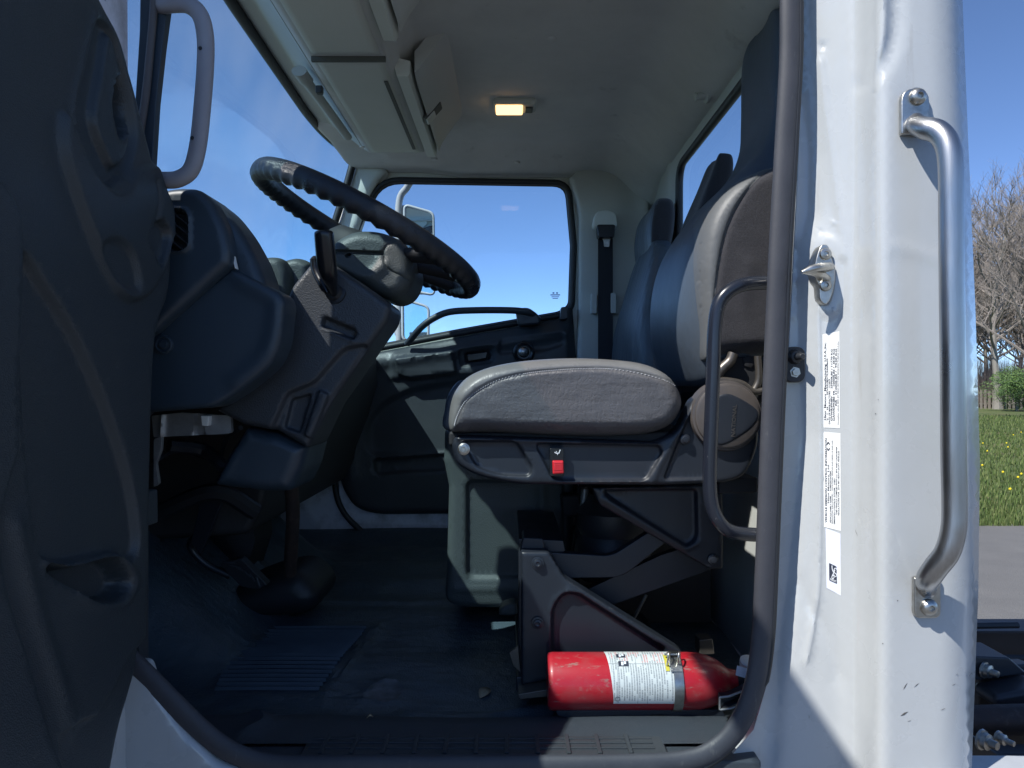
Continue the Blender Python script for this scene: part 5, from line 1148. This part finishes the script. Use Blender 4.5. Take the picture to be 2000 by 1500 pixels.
# head: neck, lever, carrying handle, gauge, tag
lathe('valve_neck', (x0+.335, Ye, ze), (1, 0, 0), [(0, .020), (.012, .020), (.014, .017), (.045, .017), (.048, .013)], M['blackmetal'], EX, 24)
bm = bmesh.new(); hh = [P(1408, 1372, 1.31), P(1424, 1370, 1.305), P(1450, 1358, 1.31), P(1475, 1345, 1.32), P(1500, 1335, 1.34)]
add_loft(bm, [[p+Vector((0, 0, .010)), p+Vector((0, .018, .010)), p+Vector((0, .018, -.010)), p+Vector((0, 0, -.010)), p+Vector((0, .002, -.0085)), p+Vector((0, .016, -.0085)), p+Vector((0, .016, .0085)), p+Vector((0, .002, .0085))] for p in hh])
from_bm('squeeze_lever', bm, M['blackmetal'], EX)
bm = bmesh.new(); add_tube(bm, [P(1406, 1362, 1.308), P(1424, 1360, 1.303), P(1450, 1350, 1.308), P(1480, 1336, 1.32)], .0022, n=8); add_tube(bm, [P(1406, 1386, 1.308), P(1406, 1362, 1.308)], .002, n=8); add_tube(bm, [P(1406, 1386, 1.308), P(1426, 1384, 1.303), P(1446, 1378, 1.305)], .002, n=8); from_bm('lever_edge', bm, M['alu'], EX)
lathe('pressure_gauge', P(1464, 1297, 1.40), (.1, -.35, 1), [(-.012, .016), (-.006, .018), (0, .019), (.006, .019), (.008, .0165), (.008, .001)], M['paper'], EX, 28)
prism('inspection_tag', [(1440, 1300), (1476, 1312), (1474, 1330), (1437, 1319)], 1.355, 1.357, M['paperb'], EX, 0)
# bracket plate below and a metal foot
bkt = prism('extinguisher_bracket', rnd([(1085, 1388, 4), (1410, 1386, 4), (1420, 1404, 3), (1310, 1403, 6), (1300, 1396, 6), (1270, 1396, 8), (1258, 1404, 8), (1190, 1403, 6), (1110, 1402, 8), (1090, 1398, 4)], 5), 1.345, 1.42, M['blackmetal'], EX, .002)
prism('metal_strap_foot', rnd([(1012, 1356, 2), (1075, 1346, 2), (1075, 1360, 2), (1016, 1366, 2)], 2), 1.40, 1.46, M['cast'], EX, .002)
# bits lying on the floor
def leaf(x, y, s, a, label):
    bm = bmesh.new(); n_ = 10; top = []; bot = []
    for k in range(n_+1):
        t = k/n_; w = s*.22*math.sin(math.pi*t)**.8; q = Vector((math.cos(a)*(t-.5)*s, math.sin(a)*(t-.5)*s, .006*math.sin(t*3)+.003)); o = Vector((-math.sin(a), math.cos(a), .25))*w
        top.append(bm.verts.new(Vector((x, y, CZ+floorz(x, y)))+q+o)); bot.append(bm.verts.new(Vector((x, y, CZ+floorz(x, y)))+q-o))
    for k in range(n_): bm.faces.new((top[k], top[k+1], bot[k+1], bot[k]))
    bmesh.ops.remove_doubles(bm, verts=bm.verts, dist=1e-5)
    o = from_bm('dry_leaf', bm, mat('dead_leaf', (.34, .26, .16), .8), None); s_ = o.modifiers.new('t', 'SOLIDIFY'); s_.thickness = .0006
    o['label'] = label; o['category'] = 'leaf'
leaf(-.055, 1.50, .05, 1.2, 'pale curled dry leaf on the floor mat in front of the black seat base column')
leaf(-.255, 1.325, .012, .3, 'tiny pale leaf crumb lying on the black sill above the scuff plate')
# ================================================================ chassis behind the cab
fr = prof('frame_rail', [(.72, -.79), (3.6, -.79), (3.6, -1.05), (.72, -1.05)], 2.42, 2.49, M['chassis'], T, .004)
prof('rail_flange', [(.72, -.785), (3.6, -.785), (3.6, -.795), (.72, -.795)], 2.35, 2.419, M['chassis'], fr, .002)
nr = prof('frame_rail', [(.72, -.79), (3.6, -.79), (3.6, -1.05), (.72, -1.05)], 1.74, 1.81, M['chassis'], T, .004)
prof('gusset', [(1.05, -.635), (1.16, -.63), (1.5, -.745), (1.5, -.95), (1.05, -.95)], 1.66, 1.70, M['chassis'], nr, .006)
prof('hinge_cap', [(.74, -.585), (1.09, -.60), (1.13, -.635), (1.02, -.65), (.74, -.63)], 1.62, 1.72, M['chassis'], nr, .004)
prof('link_arm', [(1.02, -.66), (1.12, -.64), (1.5, -.74), (1.5, -.80), (1.02, -.685)], 1.56, 1.64, M['chassis'], nr, .012)
bm = bmesh.new(); add_tube(bm, crom([(.72, 1.5, CZ-.69), (.9, 1.5, CZ-.685), (1.1, 1.5, CZ-.68), (1.6, 1.5, CZ-.68)], False, 5), .030, n=20); from_bm('torsion_tube', bm, M['rust'], nr)
prof('tube_clamp', [(.74, -.66), (.86, -.655), (.92, -.70), (.97, -.705), (.97, -.78), (.93, -.80), (.88, -.715), (.74, -.71)], 1.38, 1.45, M['chassis'], nr, .006)
prof('side_member', [(.72, -.70), (1.6, -.70), (1.6, -.90), (.72, -.90)], 1.40, 1.44, M['chassis'], nr, .004)
for (x, y, Y, rr_) in ((1922, 1308, 1.62, .014), (1938, 1338, 1.64, .010), (1984, 1335, 1.64, .011), (1948, 1440, 1.38, .010), (1916, 1444, 1.37, .015)):
    lathe('nut', P(x, y, Y), (.5, -1, 0), [(0, rr_*1.3), (.004, rr_*1.25), (.0045, rr_), (.014, rr_), (.016, rr_*.55), (.030, rr_*.5), (.031, rr_*.1)], M['zinc'], nr, 12)
bm = bmesh.new(); add_tube(bm, crom([(.70, 1.9, CZ-.50), (.80, 1.9, CZ-.56), (.95, 1.9, CZ-.62), (1.3, 1.9, CZ-.62)], False, 5), .008, n=8); add_tube(bm, crom([(.70, 2.3, CZ-.86), (1.3, 2.3, CZ-.85), (2.2, 2.3, CZ-.86)], False, 5), .010, n=8); from_bm('air_line', bm, M['rubberb'], nr)
stp = prof('side_step', [(.60, -.605), (1.9, -.605), (1.9, -.70), (.60, -.70)], 1.02, 1.21, mat('pale_step_deck', (.42, .44, .46), .4, var=(14, (.34, .36, .38), .4)), T, .008)
